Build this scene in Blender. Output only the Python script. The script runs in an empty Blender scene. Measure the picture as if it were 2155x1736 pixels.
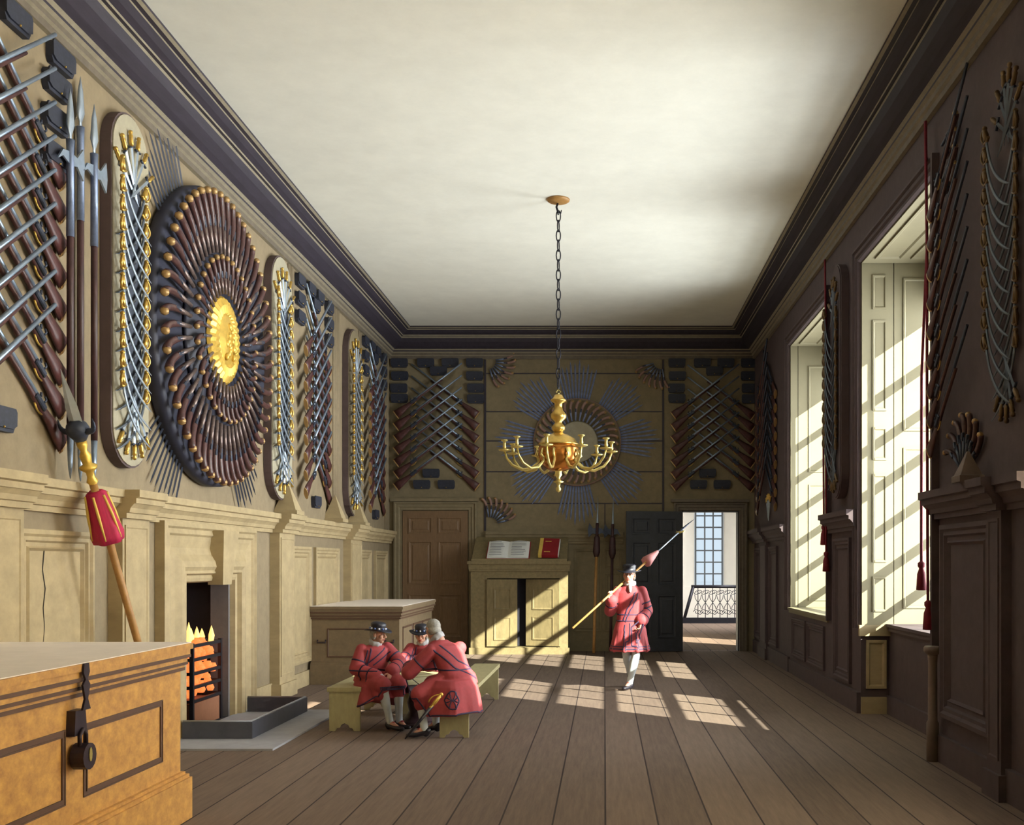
import bpy, bmesh, math, random
from mathutils import Matrix, Vector, Euler
from mathutils.bvhtree import BVHTree
random.seed(7)
C = bpy.context.scene.collection
PI = math.pi
XL, XR, YB, ZC = -4.4, 3.07, 21.2, 6.54      # left wall, right wall, back wall, ceiling

# ------------------------------------------------------------------ materials
def mat(name, col, rough=.6, metal=0, var=.12, scale=6, bump=0, stretch=(1,1,1), emit=None, estr=0, col2=None, spec=None):
    m = bpy.data.materials.new(name); m.use_nodes = True
    nt = m.node_tree; N = nt.nodes; L = nt.links
    b = N['Principled BSDF']; b.inputs['Roughness'].default_value = rough; b.inputs['Metallic'].default_value = metal
    if spec is not None: b.inputs['Specular IOR Level'].default_value = spec
    tc = N.new('ShaderNodeTexCoord'); mp = N.new('ShaderNodeMapping'); mp.inputs['Scale'].default_value = stretch
    L.new(tc.outputs['Object'], mp.inputs[0])
    nz = N.new('ShaderNodeTexNoise'); nz.inputs['Scale'].default_value = scale; nz.inputs['Detail'].default_value = 5; nz.inputs['Roughness'].default_value = .7
    L.new(mp.outputs[0], nz.inputs[0])
    rp = N.new('ShaderNodeValToRGB'); rp.color_ramp.elements[0].position = .3; rp.color_ramp.elements[1].position = .7
    lo = tuple(max(0, c*(1-var)) for c in col) if col2 is None else col2
    hi = tuple(min(1, c*(1+var)) for c in col)
    rp.color_ramp.elements[0].color = (*lo, 1); rp.color_ramp.elements[1].color = (*hi, 1)
    L.new(nz.outputs['Fac'], rp.inputs[0]); L.new(rp.outputs[0], b.inputs['Base Color'])
    if bump:
        bp = N.new('ShaderNodeBump'); bp.inputs['Strength'].default_value = bump; bp.inputs['Distance'].default_value = .01
        L.new(nz.outputs['Fac'], bp.inputs['Height']); L.new(bp.outputs[0], b.inputs['Normal'])
    if emit:
        b.inputs['Emission Color'].default_value = (*emit, 1); b.inputs['Emission Strength'].default_value = estr
    return m
M = {}
def mm(k, *a, **kw): M[k] = mat(k, *a, **kw)
mm('ceiling', (.82,.82,.745), .9, var=.045, scale=2.2)
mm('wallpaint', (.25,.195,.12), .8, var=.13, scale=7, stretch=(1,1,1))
mm('wainscot_sunlit', (.39,.305,.17), .7, var=.16, scale=5, stretch=(1,1,.35))  # same paint as the upper wall, sunlight put in as a lighter tone
mm('backpaint', (.22,.178,.105), .8, var=.13, scale=8, stretch=(1,1,1))
mm('rightpaint_shaded', (.082,.058,.064), .8, var=.15, scale=8)  # window wall in its own shade, darkness put into the paint
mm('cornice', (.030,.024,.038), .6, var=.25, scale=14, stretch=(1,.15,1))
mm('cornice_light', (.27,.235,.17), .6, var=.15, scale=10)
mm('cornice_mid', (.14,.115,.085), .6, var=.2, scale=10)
mm('shutter_paint', (.21,.187,.115), .7, var=.05, scale=4)
mm('hall_paint', (.74,.72,.66), .8, var=.04, scale=3)
mm('door_brown', (.19,.115,.06), .55, var=.15, scale=8, stretch=(6,1,.6))
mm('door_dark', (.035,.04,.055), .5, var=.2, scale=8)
mm('desk_wood', (.20,.155,.075), .55, var=.2, scale=6, stretch=(3,1,3))
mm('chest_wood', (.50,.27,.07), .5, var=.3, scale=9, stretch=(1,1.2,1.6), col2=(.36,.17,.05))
mm('chest_top', (.88,.80,.74), .7, var=.05, scale=6)  # light falling on the chest tops put in as a pale colour
mm('chest_dark', (.20,.145,.085), .6, var=.15, scale=9)
mm('chest_line', (.10,.05,.03), .6)
mm('lock_iron', (.035,.022,.03), .45, .4)
mm('stone', (.33,.33,.36), .8, var=.1, scale=5)
mm('fender_iron', (.09,.095,.125), .5, .3, var=.15)
mm('soot_and_shade', (.014,.013,.022), .9, var=.2)  # soot of the firebox; also painted shade inside the lectern cupboard
mm('jamb_stone', (.16,.15,.16), .85)
mm('iron', (.016,.016,.024), .5, .5)
mm('coal', (.5,.12,.03), .8, emit=(1,.25,.06), estr=1.0, var=.4, scale=25)
mm('flame', (1,.7,.2), .8, emit=(1,.62,.2), estr=1.3)
mm('brick', (.30,.13,.07), .8)
mm('steel', (.30,.38,.50), .35, .6, var=.2, scale=8)
mm('bright_steel', (.36,.43,.52), .35, .5, var=.15)
mm('pistol_barrel', (.17,.125,.115), .35, .5, var=.5, scale=20)
mm('ray_steel', (.20,.25,.42), .5, .15, var=.3, scale=12)
mm('trophy_dark', (.022,.024,.045), .6)
mm('blue_steel', (.18,.23,.36), .4, .5, var=.25, scale=12)
mm('dark_steel', (.045,.055,.085), .45, .4, var=.25, scale=12)
mm('brass', (.62,.40,.10), .3, .8, var=.2, scale=12)
mm('pale_brass', (.62,.50,.17), .3, .7, var=.2)
mm('gold', (.66,.43,.08), .4, .5, var=.25, scale=10)
mm('copper', (.45,.17,.03), .25, .8, var=.2)
mm('polished_steel', (.62,.68,.74), .35, .25)
mm('musket_wood', (.07,.023,.022), .45, var=.4, scale=14)
mm('pistol_wood', (.075,.032,.03), .35, var=.5, scale=20)
mm('pistol_light', (.30,.18,.15), .5, var=.3, scale=20)
mm('butt', (.40,.25,.10), .4, .3)
mm('leather', (.022,.026,.045), .6, var=.3, scale=20)
mm('board_face', (.36,.33,.24), .7, var=.12, scale=8)
mm('board_side', (.09,.06,.06), .7)  # board edges turned from the windows, shade put into the colour
mm('shade_brass', (.16,.10,.045), .5, .5)  # brass darkened to stand for shade on the window wall
mm('shade_steel', (.10,.12,.15), .5, .4)  # steel darkened for the shaded window wall and the sabres crossing behind
mm('board_back', (.035,.045,.07), .7, var=.3, scale=20)
mm('shaft_red', (.05,.02,.022), .5, var=.3)
mm('shaft_wood', (.38,.20,.06), .5, var=.2, scale=14)
mm('tassel_red', (.42,.01,.06), .7, var=.3, scale=30, stretch=(1,1,.1))
mm('tassel_gold', (.72,.50,.10), .6)
mm('tassel_pink', (.55,.22,.22), .7)
mm('cord_red', (.19,.005,.02), .7, var=.3, scale=30)
mm('coat_red', (.33,.043,.052), .75, var=.18, scale=7, bump=.3)
mm('coat_trim', (.035,.02,.06), .7)
mm('skin', (.50,.26,.18), .55, var=.08, scale=12)
mm('lip', (.40,.06,.05), .5)
mm('eye', (.03,.02,.02), .4)
mm('hair_grey', (.32,.31,.28), .8, var=.3, scale=60)
mm('hair_dark', (.10,.07,.05), .8)
mm('hat', (.012,.012,.022), .45)
mm('linen', (.42,.42,.44), .8, var=.06)
mm('stocking', (.55,.61,.64), .7, var=.05)
mm('shoe', (.012,.010,.016), .35)
mm('breeches', (.30,.04,.045), .75)
mm('ribbon_blue', (.10,.16,.42), .6)
mm('ribbon_white', (.75,.75,.8), .6)
mm('bench_wood', (.36,.32,.17), .6, var=.12, scale=6, stretch=(3,1,1))
mm('table_wood', (.34,.31,.16), .55, var=.08, scale=6)
mm('table_base', (.045,.022,.03), .5, var=.3)
mm('post', (.16,.115,.095), .6, var=.2)
mm('paper', (.78,.80,.78), .8, var=.04)
mm('ink', (.12,.12,.16), .8)
mm('book_red', (.26,.008,.015), .6)
mm('crack', (.03,.025,.02), .9)
mm('muntin', (.05,.06,.07), .6)
mm('ground', (.30,.30,.27), .9)

# floor boards running the length of the hall
def floor_mat():
    m = bpy.data.materials.new('floor_boards'); m.use_nodes = True
    nt = m.node_tree; N = nt.nodes; L = nt.links; b = N['Principled BSDF']
    tc = N.new('ShaderNodeTexCoord'); sp = N.new('ShaderNodeSeparateXYZ'); L.new(tc.outputs['Object'], sp.inputs[0])
    def mth(op, a, bv=None):
        n = N.new('ShaderNodeMath'); n.operation = op
        L.new(a, n.inputs[0]) if not isinstance(a, (int,float)) else setattr(n.inputs[0], 'default_value', a)
        if bv is not None:
            L.new(bv, n.inputs[1]) if not isinstance(bv, (int,float)) else setattr(n.inputs[1], 'default_value', bv)
        return n.outputs[0]
    u = mth('DIVIDE', sp.outputs[0], .365); fl = mth('FLOOR', u); fr = mth('FRACT', u)
    line = mth('LESS_THAN', fr, .035)
    wn = N.new('ShaderNodeTexWhiteNoise'); wn.noise_dimensions = '1D'; L.new(fl, wn.inputs['W'])
    mp = N.new('ShaderNodeMapping'); mp.inputs['Scale'].default_value = (9, .55, 1); L.new(tc.outputs['Object'], mp.inputs[0])
    nz = N.new('ShaderNodeTexNoise'); nz.inputs['Scale'].default_value = 3; nz.inputs['Detail'].default_value = 8; nz.inputs['Roughness'].default_value = .75
    L.new(mp.outputs[0], nz.inputs[0])
    f = mth('ADD', mth('MULTIPLY', nz.outputs['Fac'], .75), mth('MULTIPLY', wn.outputs['Value'], .25))
    rp = N.new('ShaderNodeValToRGB'); e = rp.color_ramp.elements
    e[0].position = .25; e[0].color = (.105,.075,.062,1); e[1].position = .75; e[1].color = (.22,.162,.125,1)
    L.new(f, rp.inputs[0])
    mx = N.new('ShaderNodeMixRGB'); L.new(line, mx.inputs[0]); L.new(rp.outputs[0], mx.inputs[1]); mx.inputs[2].default_value = (.03,.02,.02,1)
    L.new(mx.outputs[0], b.inputs['Base Color']); b.inputs['Roughness'].default_value = .75; b.inputs['Specular IOR Level'].default_value = .25
    return m
M['floor'] = floor_mat()
def glass_mat():
    m = bpy.data.materials.new('window_glass'); m.use_nodes = True
    nt = m.node_tree; N = nt.nodes; L = nt.links; N.remove(N['Principled BSDF'])
    t = N.new('ShaderNodeBsdfTransparent'); t.inputs[0].default_value = (.93,.97,1,1)
    g = N.new('ShaderNodeBsdfGlossy'); g.inputs['Roughness'].default_value = .05
    x = N.new('ShaderNodeMixShader'); x.inputs[0].default_value = .06
    L.new(t.outputs[0], x.inputs[1]); L.new(g.outputs[0], x.inputs[2]); L.new(x.outputs[0], N['Material Output'].inputs[0])
    return m
M['glass'] = glass_mat()
def blind_mat():  # translucent sheet added to turn sun into soft fill
    m = bpy.data.materials.new('added_fill_blind'); m.use_nodes = True
    nt = m.node_tree; N = nt.nodes; L = nt.links; b = N['Principled BSDF']; b.inputs['Base Color'].default_value=(.75,.72,.62,1); b.inputs['Roughness'].default_value=1
    t = N.new('ShaderNodeBsdfTranslucent'); t.inputs[0].default_value = (.78,.75,.65,1)
    x = N.new('ShaderNodeMixShader'); x.inputs[0].default_value = .7
    L.new(b.outputs[0], x.inputs[1]); L.new(t.outputs[0], x.inputs[2]); L.new(x.outputs[0], N['Material Output'].inputs[0])
    return m
M['blind'] = blind_mat()

# ------------------------------------------------------------------ mesh builder
class MB:
    def __init__(s): s.v=[]; s.f=[]; s.mi=[]; s.sm=[]; s.T=None; s.cm=0
    def add(s, vs, fs, smooth=False):
        b = len(s.v)
        for v in vs:
            v = Vector(v)
            s.v.append(s.T @ v if s.T is not None else v)
        for f in fs: s.f.append([b+i for i in f]); s.mi.append(s.cm); s.sm.append(smooth)
        return s
    def box(s, x0,x1,y0,y1,z0,z1):
        vs = [(x,y,z) for z in (z0,z1) for y in (y0,y1) for x in (x0,x1)]
        return s.add(vs, [(0,2,3,1),(4,5,7,6),(0,1,5,4),(2,6,7,3),(0,4,6,2),(1,3,7,5)])
    def bbox(s, x0,x1,y0,y1,z0,z1, c=.01):          # box with chamfered edges on the z1 side
        s.loops([[(x0,y0,z0),(x1,y0,z0),(x1,y1,z0),(x0,y1,z0)], [(x0,y0,z1-c),(x1,y0,z1-c),(x1,y1,z1-c),(x0,y1,z1-c)],
                 [(x0+c,y0+c,z1),(x1-c,y0+c,z1),(x1-c,y1-c,z1),(x0+c,y1-c,z1)]]); return s
    def loops(s, rings, cap0=True, cap1=True, smooth=False, closed=True):
        n = len(rings[0]); vs = [p for r in rings for p in r]; fs = []
        for i in range(len(rings)-1):
            for j in range(n if closed else n-1):
                k = (j+1) % n
                fs.append((i*n+j, i*n+k, (i+1)*n+k, (i+1)*n+j))
        s.add(vs, fs, smooth)
        b = len(s.v)-len(vs)
        if cap0: s.f.append([b+j for j in range(n)][::-1]); s.mi.append(s.cm); s.sm.append(False)
        if cap1: s.f.append([b+(len(rings)-1)*n+j for j in range(n)]); s.mi.append(s.cm); s.sm.append(False)
        return s
    def tube(s, pts, r, n=8, flat=None, closed=False):
        pts = [Vector(p) for p in pts]; R = r if isinstance(r, (list,tuple)) else [r]*len(pts)
        rings = []; up = None
        for i, p in enumerate(pts):
            if closed: d = pts[(i+1)%len(pts)]-pts[i-1]
            else: d = pts[min(i+1,len(pts)-1)]-pts[max(i-1,0)]
            d.normalize()
            if up is None:
                up = Vector((0,0,1)) if abs(d.z) < .9 else Vector((0,1,0))
                if flat: up = Vector(flat)
            a = d.cross(up)
            if a.length < 1e-5: a = d.orthogonal()
            a.normalize(); b = a.cross(d).normalized()
            if not flat: up = b
            k = 1 if not flat else .45
            rings.append([p + a*math.cos(2*PI*j/n)*R[i] + b*math.sin(2*PI*j/n)*R[i]*k for j in range(n)])
        if closed: rings.append(rings[0])
        return s.loops(rings, not closed, not closed, smooth=True)
    def lathe(s, prof, n=24, o=(0,0,0), axis='z'):
        o = Vector(o); rings = []
        for r, z in prof:
            r = max(r, 1e-4); ring = []
            for j in range(n):
                c, t = math.cos(2*PI*j/n)*r, math.sin(2*PI*j/n)*r
                ring.append(o + Vector({'z':(c,t,z), 'y':(t,z,c), 'x':(z,c,t)}[axis]))
            rings.append(ring)
        return s.loops(rings, smooth=True)
    def prism(s, poly, z0, z1):
        return s.loops([[(x,y,z0) for x,y in poly], [(x,y,z1) for x,y in poly]])
    def rect(s, u0,u1,v0,v1, prof, fill=True, cap0=False):      # mitred rectangular moulding: prof = [(inset, height)...]
        return s.loops([[(u0+d,v0+d,h),(u1-d,v0+d,h),(u1-d,v1-d,h),(u0+d,v1-d,h)] for d,h in prof], cap0, fill)
    def sphere(s, c, r, n=12):
        r = Vector(r) if isinstance(r,(tuple,list,Vector)) else Vector((r,r,r)); c = Vector(c); rings=[]
        for i in range(n//2+1):
            a = PI*i/(n//2); q = max(math.sin(a), 1e-3)
            rings.append([c+Vector((r.x*q*math.cos(2*PI*j/n), r.y*q*math.sin(2*PI*j/n), -r.z*math.cos(a))) for j in range(n)])
        return s.loops(rings, smooth=True)
    def mesh(s, name, mats):
        me = bpy.data.meshes.new(name); me.from_pydata([tuple(v) for v in s.v], [], s.f)
        for k in (mats if isinstance(mats,(list,tuple)) else [mats]): me.materials.append(M[k])
        for p, i, q in zip(me.polygons, s.mi, s.sm): p.material_index = i; p.use_smooth = q
        bm = bmesh.new(); bm.from_mesh(me); bmesh.ops.recalc_face_normals(bm, faces=bm.faces); bm.to_mesh(me); bm.free()
        me.update(); return me
    def obj(s, name, mats, parent=None, mw=None):
        o = bpy.data.objects.new(name, s.mesh(name, mats)); C.objects.link(o)
        if parent is not None: o.parent = parent
        if mw is not None: o.matrix_basis = mw
        return o

def tag(o, label, cat, group=None):
    o['label'] = label; o['category'] = cat
    if group: o['group'] = group
    return o
def empty(name, label, cat, loc=(0,0,0), group=None, mw=None):
    o = bpy.data.objects.new(name, None); C.objects.link(o); o.empty_display_size = .1
    o.location = loc
    if mw is not None: o.matrix_basis = mw
    return tag(o, label, cat, group)
def struct(o): o['kind'] = 'structure'; return o
def sroot(name, mw=None):
    o = bpy.data.objects.new(name, None); C.objects.link(o); o['kind'] = 'structure'; o.empty_display_size = .1
    if mw is not None: o.matrix_basis = mw
    return o
def copy_tree(root):
    r = root.copy(); C.objects.link(r)
    for ch in root.children:
        c = ch.copy(); C.objects.link(c); c.parent = r
        for g in ch.children:
            d = g.copy(); C.objects.link(d); d.parent = c
    return r
class Kind:
    def __init__(s, root): s.root = root; s.used = False
    def get(s, mw, label, group):
        r = s.root if not s.used else copy_tree(s.root)
        s.used = True; r.matrix_basis = mw; r['label'] = label
        if group: r['group'] = group
        return r
FL = Matrix(((0,0,1,XL),(1,0,0,0),(0,1,0,0),(0,0,0,1)))        # wall frames: x along, y up, z out of the wall
FB = Matrix(((1,0,0,0),(0,0,-1,YB),(0,1,0,0),(0,0,0,1)))
FR = Matrix(((0,0,-1,XR),(-1,0,0,0),(0,1,0,0),(0,0,0,1)))
def at(F, u, v, w=0, ang=0, s=1, mir=False):
    m = F @ Matrix.Translation((u,v,w))
    if mir: m = m @ Matrix.Diagonal((-1,1,1,1))
    return m @ Matrix.Rotation(math.radians(ang),4,'Z') @ Matrix.Diagonal((s,s,s,1))
# ------------------------------------------------------------------ room shell
Y0 = -2.0
MB().box(XL-.8, XR+1.2, Y0, YB, -.1, 0).obj('floor', 'floor')['kind'] = 'structure'
MB().box(XL-.8, XR+1.2, Y0, YB+.3, ZC, ZC+.1).obj('ceiling', 'ceiling')['kind'] = 'structure'
FY0, FY1, FZ = 10.75, 12.2, 1.6
w = MB(); w.box(XL-.8,XL,Y0,FY0,0,ZC); w.box(XL-.8,XL,FY1,YB,0,ZC); w.box(XL-.8,XL,FY0,FY1,FZ,ZC)
struct(w.obj('wall_left', 'wallpaint'))
DX0, DX1, DZ = 1.585, 2.75, 2.87
w = MB(); w.box(XL-.8,DX0,YB,YB+.3,0,ZC); w.box(DX1,XR+1.2,YB,YB+.3,0,ZC); w.box(DX0,DX1,YB,YB+.3,DZ,ZC)
struct(w.obj('wall_back', 'backpaint'))
struct(MB().box(XL-.8,XR+1.2,Y0-.2,Y0,0,ZC).obj('wall_front','wallpaint'))
XO = 4.15                                   # outside face of the window wall
W = {1:(9.65,12.4), 2:(14.16,17.13), 0:(4.3,7.3), 4:(-.9,2.4)}  # the last window is added, unseen, for fill light
SZ, TZ = 1.04, 5.4
w = MB()
w.prism([(XR,7.3),(XR,9.65),(XO,9.0),(XO,7.3)], 0, ZC)
w.prism([(XR,12.4),(XR,14.16),(XO,13.5),(XO,12.4)], 0, ZC)
w.box(XR,XO,17.13,YB,0,ZC); w.box(XR,XO,Y0,-.9,0,ZC); w.box(XR,XO,2.4,4.3,0,ZC)
for k,(a,b) in W.items():
    a2 = a-.65 if k in (1,2) else a
    w.prism([(XR,a),(XR,b),(XO,b),(XO,a2)],TZ,ZC)
    x2 = XR+(.34 if k==1 else 0); w.prism([(x2,a+(a2-a)*(x2-XR)/(XO-XR)),(x2,b),(XO,b),(XO,a2)],0,SZ)
struct(w.obj('wall_right', 'rightpaint_shaded'))

# ---- cornice, swept round three sides with mitred corners
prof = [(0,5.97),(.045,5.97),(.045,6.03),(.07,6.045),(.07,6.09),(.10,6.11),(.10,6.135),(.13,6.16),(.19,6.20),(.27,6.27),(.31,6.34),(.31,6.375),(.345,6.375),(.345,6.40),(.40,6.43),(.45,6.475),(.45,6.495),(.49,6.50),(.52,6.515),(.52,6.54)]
pm   = [1,2,1,2,1,0,1,0,0,0,1,0,1,0,0,1,0,1,0]  # olive lower bands, then lighter strips painting highlights along the moulding
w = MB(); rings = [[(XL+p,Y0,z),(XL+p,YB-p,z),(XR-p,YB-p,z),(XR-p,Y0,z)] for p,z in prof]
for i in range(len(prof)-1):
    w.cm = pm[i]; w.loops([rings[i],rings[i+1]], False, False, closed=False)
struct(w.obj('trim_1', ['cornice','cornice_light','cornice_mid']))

LED = [(0,2.20),(.05,2.20),(.05,2.245),(.075,2.25),(.085,2.29),(.12,2.33),(.135,2.33),(.135,2.375),(.165,2.385),(.165,2.45),(0,2.45)]
def ledge(b, u0, u1, off=0, s=1):
    b.loops([[(u,z,w*s+(off if w>0 else 0)) for w,z in LED] for u in (u0,u1)])
PAN = [(0,0),(0,.045),(.035,.05),(.055,.03),(.085,.035),(.10,.012),(.13,.012),(.145,.03),(.165,.004)]
def panel(par, mat_, u0,u1,v0,v1, prof=PAN, k=1, name='panel_moulding', off=0):
    b = MB(); b.rect(u0,u1,v0,v1,[(d*k,h*k+off) for d,h in prof]); return b.obj(name, mat_, par)
def pilaster(par, mat_, u0,u1, p=.13, top=2.2):
    b = MB(); b.box(u0,u1,0,top,0,p); b.box(u0-.03,u1+.03,0,.2,0,p+.03); b.rect(u0+.04,u1-.04,.3,top-.06,[(0,p),(0,p+.012),(.02,p+.012),(.03,p+.003)])
    b.obj('pilaster', mat_, par)
    b = MB(); ledge(b,u0-.03,u1+.03,p); b.obj('ledge_break', mat_, par)
def finial(F, u, wof, label, s=1, mt='wainscot_sunlit'):
    b = MB(); z = 2.45; h=.5*s; a=.2*s
    b.loops([[(-a,0,-a),(a,0,-a),(a,0,a),(-a,0,a)],[(-a,.05,-a),(a,.05,-a),(a,.05,a),(-a,.05,a)],[(-a*.85,.06,-a*.85),(a*.85,.06,-a*.85),(a*.85,.06,a*.85),(-a*.85,.06,a*.85)],[(-.008,h,-.008),(.008,h,-.008),(.008,h,.008),(-.008,h,.008)]])
    o = b.obj('pyramid_finial', mt, None, at(F,u,z+.001,wof)); tag(o,label,'finial')

# ---- left dado
t = sroot('trim_2', FL)
b = MB(); ledge(b,Y0,9.3); ledge(b,9.3,YB); b.obj('ledge','wainscot_sunlit',t)
for u0,u1 in ((7.0,7.62),(9.18,9.72),(13.62,14.28),(17.45,18.25)): pilaster(t,'wainscot_sunlit',u0,u1)
panel(t,'wainscot_sunlit',7.73,8.85,.35,2.06)
panel(t,'wainscot_sunlit',14.45,15.42,.35,2.04); panel(t,'wainscot_sunlit',15.66,17.05,.35,2.04)
panel(t,'wainscot_sunlit',18.5,19.4,.35,2.04); panel(t,'wainscot_sunlit',19.75,20.85,.35,2.04)
b = MB(); b.box(Y0,10.1,0,.22,0,.03); b.box(12.86,YB,0,.22,0,.03); o=b.obj('baseboard_left','wainscot_sunlit',None,FL); struct(o)
b = MB(); pts=[(8.13,1.94),(8.10,1.75),(8.14,1.6),(8.11,1.45),(8.13,1.3),(8.10,1.1)]
b.tube([(u,v,.006) for u,v in pts],[.008,.006,.007,.006,.004,.002],5,flat=(0,0,1)); b.obj('crack','crack',t)
for u,wo,lab in ((13.95,.14,'tall pyramid finial on the ledge, nearest to the round pistol trophy'),(16.45,.12,'pyramid finial on the left ledge between the two musket racks'),(17.9,.14,'farthest pyramid finial on the left ledge, nearest the brown door')):
    finial(FL,u,wo,lab,.85)
# vertical half-round mouldings between the left wall racks
t = sroot('trim_3', FL)
for u0,u1,k in ((14.36,14.62,2),(16.75,17.15,3),(18.5,18.72,2),(20.72,21.0,2)):
    b = MB()
    for i in range(k):
        uu = u0+(i+.5)*(u1-u0)/k; r=(u1-u0)/k*.42
        b.loops([[(uu+r*math.cos(a*PI/6),v,.5*r*math.sin(a*PI/6)) for a in range(7)] for v in (2.46,5.96)],smooth=True)
    b.obj('half_round','wallpaint',t)

# ---- fireplace
t = empty('fireplace','cream stone chimneypiece with heavy moulded surround in the left wall','fireplace',mw=FL)
u0,u1,v1 = FY0-.62, FY1+.62, FZ+.62
fp = [(0,.002),(0,.10),(.05,.115),(.07,.09),(.12,.10),(.14,.075),(.18,.07),(.26,.05),(.33,.065),(.40,.105),(.46,.115),(.50,.09),(.53,.10),(.55,.05),(.58,.06),(.615,.05),(.63,-.012)]
b = MB(); n=[]
rr = [[(u0+d,0,h),(u0+d,v1-d,h),(u1-d,v1-d,h),(u1-d,0,h)] for d,h in fp]
b.loops(rr,False,False,closed=False); b.obj('surround','wainscot_sunlit',t)
b = MB(); uc=11.62; b.loops([[(uc-.13,FZ-.04,.002),(uc+.13,FZ-.04,.002),(uc+.24,FZ+.56,.002),(uc-.24,FZ+.56,.002)],[(uc-.13,FZ-.04,.17),(uc+.13,FZ-.04,.17),(uc+.24,FZ+.56,.22),(uc-.24,FZ+.56,.22)]]); b.obj('keystone','wainscot_sunlit',t)
e=.004; b=MB(); b.loops([[(FY0+e,.002,h),(FY0+e,FZ-e,h),(FY1-e,FZ-e,h),(FY1-e,.002,h)] for h in (-.02,-.74)],False,False,closed=False); b.box(FY0+e,FY1-e,0.002,FZ-e,-.76,-.74); b.box(FY0+e,FY1-e,.001,.005,-.74,-.02); b.obj('firebox','soot_and_shade',t)
b = MB(); b.box(FY1-.05,FY1-.005,.006,FZ-.006,-.22,-.01); b.obj('jamb_stone','jamb_stone',t)
b = MB(); b.box(9.93,12.6,0,.02,.032,1.22); o=b.obj('hearth_slab','stone',None,FL); tag(o,'pale grey hearthstone set flat on the floor before the fireplace','hearth')
t = empty('fireplace_fender','low grey iron fender tray standing on the hearthstone','fender',mw=FL)
def fpl(b,u0,u1,w0,w1): b.box(u0,u1,.021,.19,w0,w1)
b=MB(); fpl(b,10.5,10.54,.12,.83); b.obj('side_plate','fender_iron',t)
b=MB(); fpl(b,10.54,12.45,.79,.83); b.obj('front_plate','fender_iron',t)
b=MB(); fpl(b,12.41,12.45,.12,.79); b.obj('side_plate','fender_iron',t)
b=MB(); b.tube([(10.52,.195,.12),(10.52,.195,.81),(12.43,.195,.81),(12.43,.195,.12)],.012,6); b.obj('top_rim','stone',t)
t = empty('fire_grate','black iron grate of glowing coals burning in the fireplace','grate',mw=FL)
g0,g1,h0,h1 = 11.2,12.02,-.42,-.06
for uu,ww in ((g0,h0),(g0,h1),(g1,h0),(g1,h1),(g1,-.24)):
    b=MB(); b.box(uu-.02,uu+.02,.006,.93,ww-.02,ww+.02); b.obj('upright','iron',t)
for i in range(5):
    v=.28+i*.15; b=MB(); b.box(g0,g1,v,v+.035,h1-.015,h1+.015); b.box(g0,g1,v,v+.035,h0-.015,h0+.015); b.box(g0-.015,g0+.015,v,v+.035,h0,h1); b.box(g1-.015,g1+.015,v,v+.035,h0,h1); b.obj('bar','iron',t)
b=MB()
for i in range(150): b.sphere((random.uniform(g0+.05,g1-.05),random.uniform(.34,.93),random.uniform(h0+.05,h1-.05)),random.uniform(.04,.065),6)
o=b.obj('coals','coal',t); o['kind']='stuff'
for i in range(9):
    b=MB(); x=random.uniform(g0+.12,g1-.06); y=random.uniform(h0+.08,h1-.06); hh=random.uniform(.12,.26)
    b.tube([(x,.9,y),(x+.02,.9+hh*.4,y),(x-.01,.9+hh*.75,y+.01),(x+.015,.9+hh,y)],[.03,.035,.018,.002],8); b.obj('flame','flame',t)
b=MB(); b.box(g0+.03,g1+.02,.006,.27,h0+.02,h1-.0); b.obj('brick_base','brick',t)
b=MB(); b.prism([(.0,-.0)]+[(.07*math.cos(a*PI/8),.03+.1*math.sin(a*PI/8)) for a in range(9)][::1],0,.01)
b.T=None; o=b.obj('ash_hole','soot_and_shade',t); o.matrix_basis=Matrix(((0,0,1,g1+.021),(0,1,0,.02),(1,0,0,-.23),(0,0,0,1)))

# ---- back wall: dado, doors, boards
t = sroot('trim_4', FB)
b=MB(); ledge(b,-2.42,.38,0,.6); b.obj('ledge','backpaint',t)
panel(t,'backpaint',-.62,-.05,.4,2.1,k=.4); panel(t,'backpaint',.0,.36,.4,1.6,k=.4); panel(t,'backpaint',.0,.36,1.68,2.1,k=.35)
b=MB(); b.box(-2.42,1.4,0,.2,0,.03); b.obj('skirting','backpaint',t)
b=MB()
for v in (5.68,4.9,4.3,3.67,3.02):
    b.box(-2.42,1.18,v-.012,v+.012,0,.006)
for u in (-2.44,1.2): b.box(u-.02,u+.02,2.46,5.96,0,.02)
b.box(-.0,.02,2.46,3.02,0,.006); b.obj('board_joint','cornice',t)
def six_panel(par, mt, w_, h_, d_=.045, x0=0, both=True):
    b=MB(); b.box(x0,x0+w_,0,h_,0,d_); b.obj('slab',mt,par)
    cw=(w_-.36)/2
    for (v0,v1) in ((h_-.13-.34,h_-.13),(h_-.62-.88,h_-.62),(.28,h_-1.7)):
        for c in (0,1):
            a=x0+.12+c*(cw+.12)
            b=MB(); b.rect(a,a+cw,v0,v1,[(0,d_),(0,d_+.016),(.022,d_+.016),(.04,d_+.002),(.07,d_+.002),(.09,d_+.012)]); b.obj('door_panel',mt,par)
FRM=[(0,0),(0,.07),(.03,.075),(.045,.05),(.09,.055),(.11,.035),(.15,.04),(.16,.02),(.165,.0)]
def door_frame(par, mt, u0,u1,v1,k=1):
    b=MB(); W_=.165*k
    b.loops([[(u0-W_+d*k,0,h),(u0-W_+d*k,v1+W_-d*k,h),(u1+W_-d*k,v1+W_-d*k,h),(u1+W_-d*k,0,h)] for d,h in FRM],False,False,closed=False); b.obj('door_frame',mt,par)
    b=MB(); b.box(u0-W_-.06,u1+W_+.04,v1+W_+.01,v1+W_+.07,0,.1); b.obj('door_cornice',mt,par)
t=sroot('door_1',FB); six_panel(t,'door_brown',1.33,2.87,.05,-4.12); door_frame(t,'backpaint',-4.12,-2.79,2.87,1.1)
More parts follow.
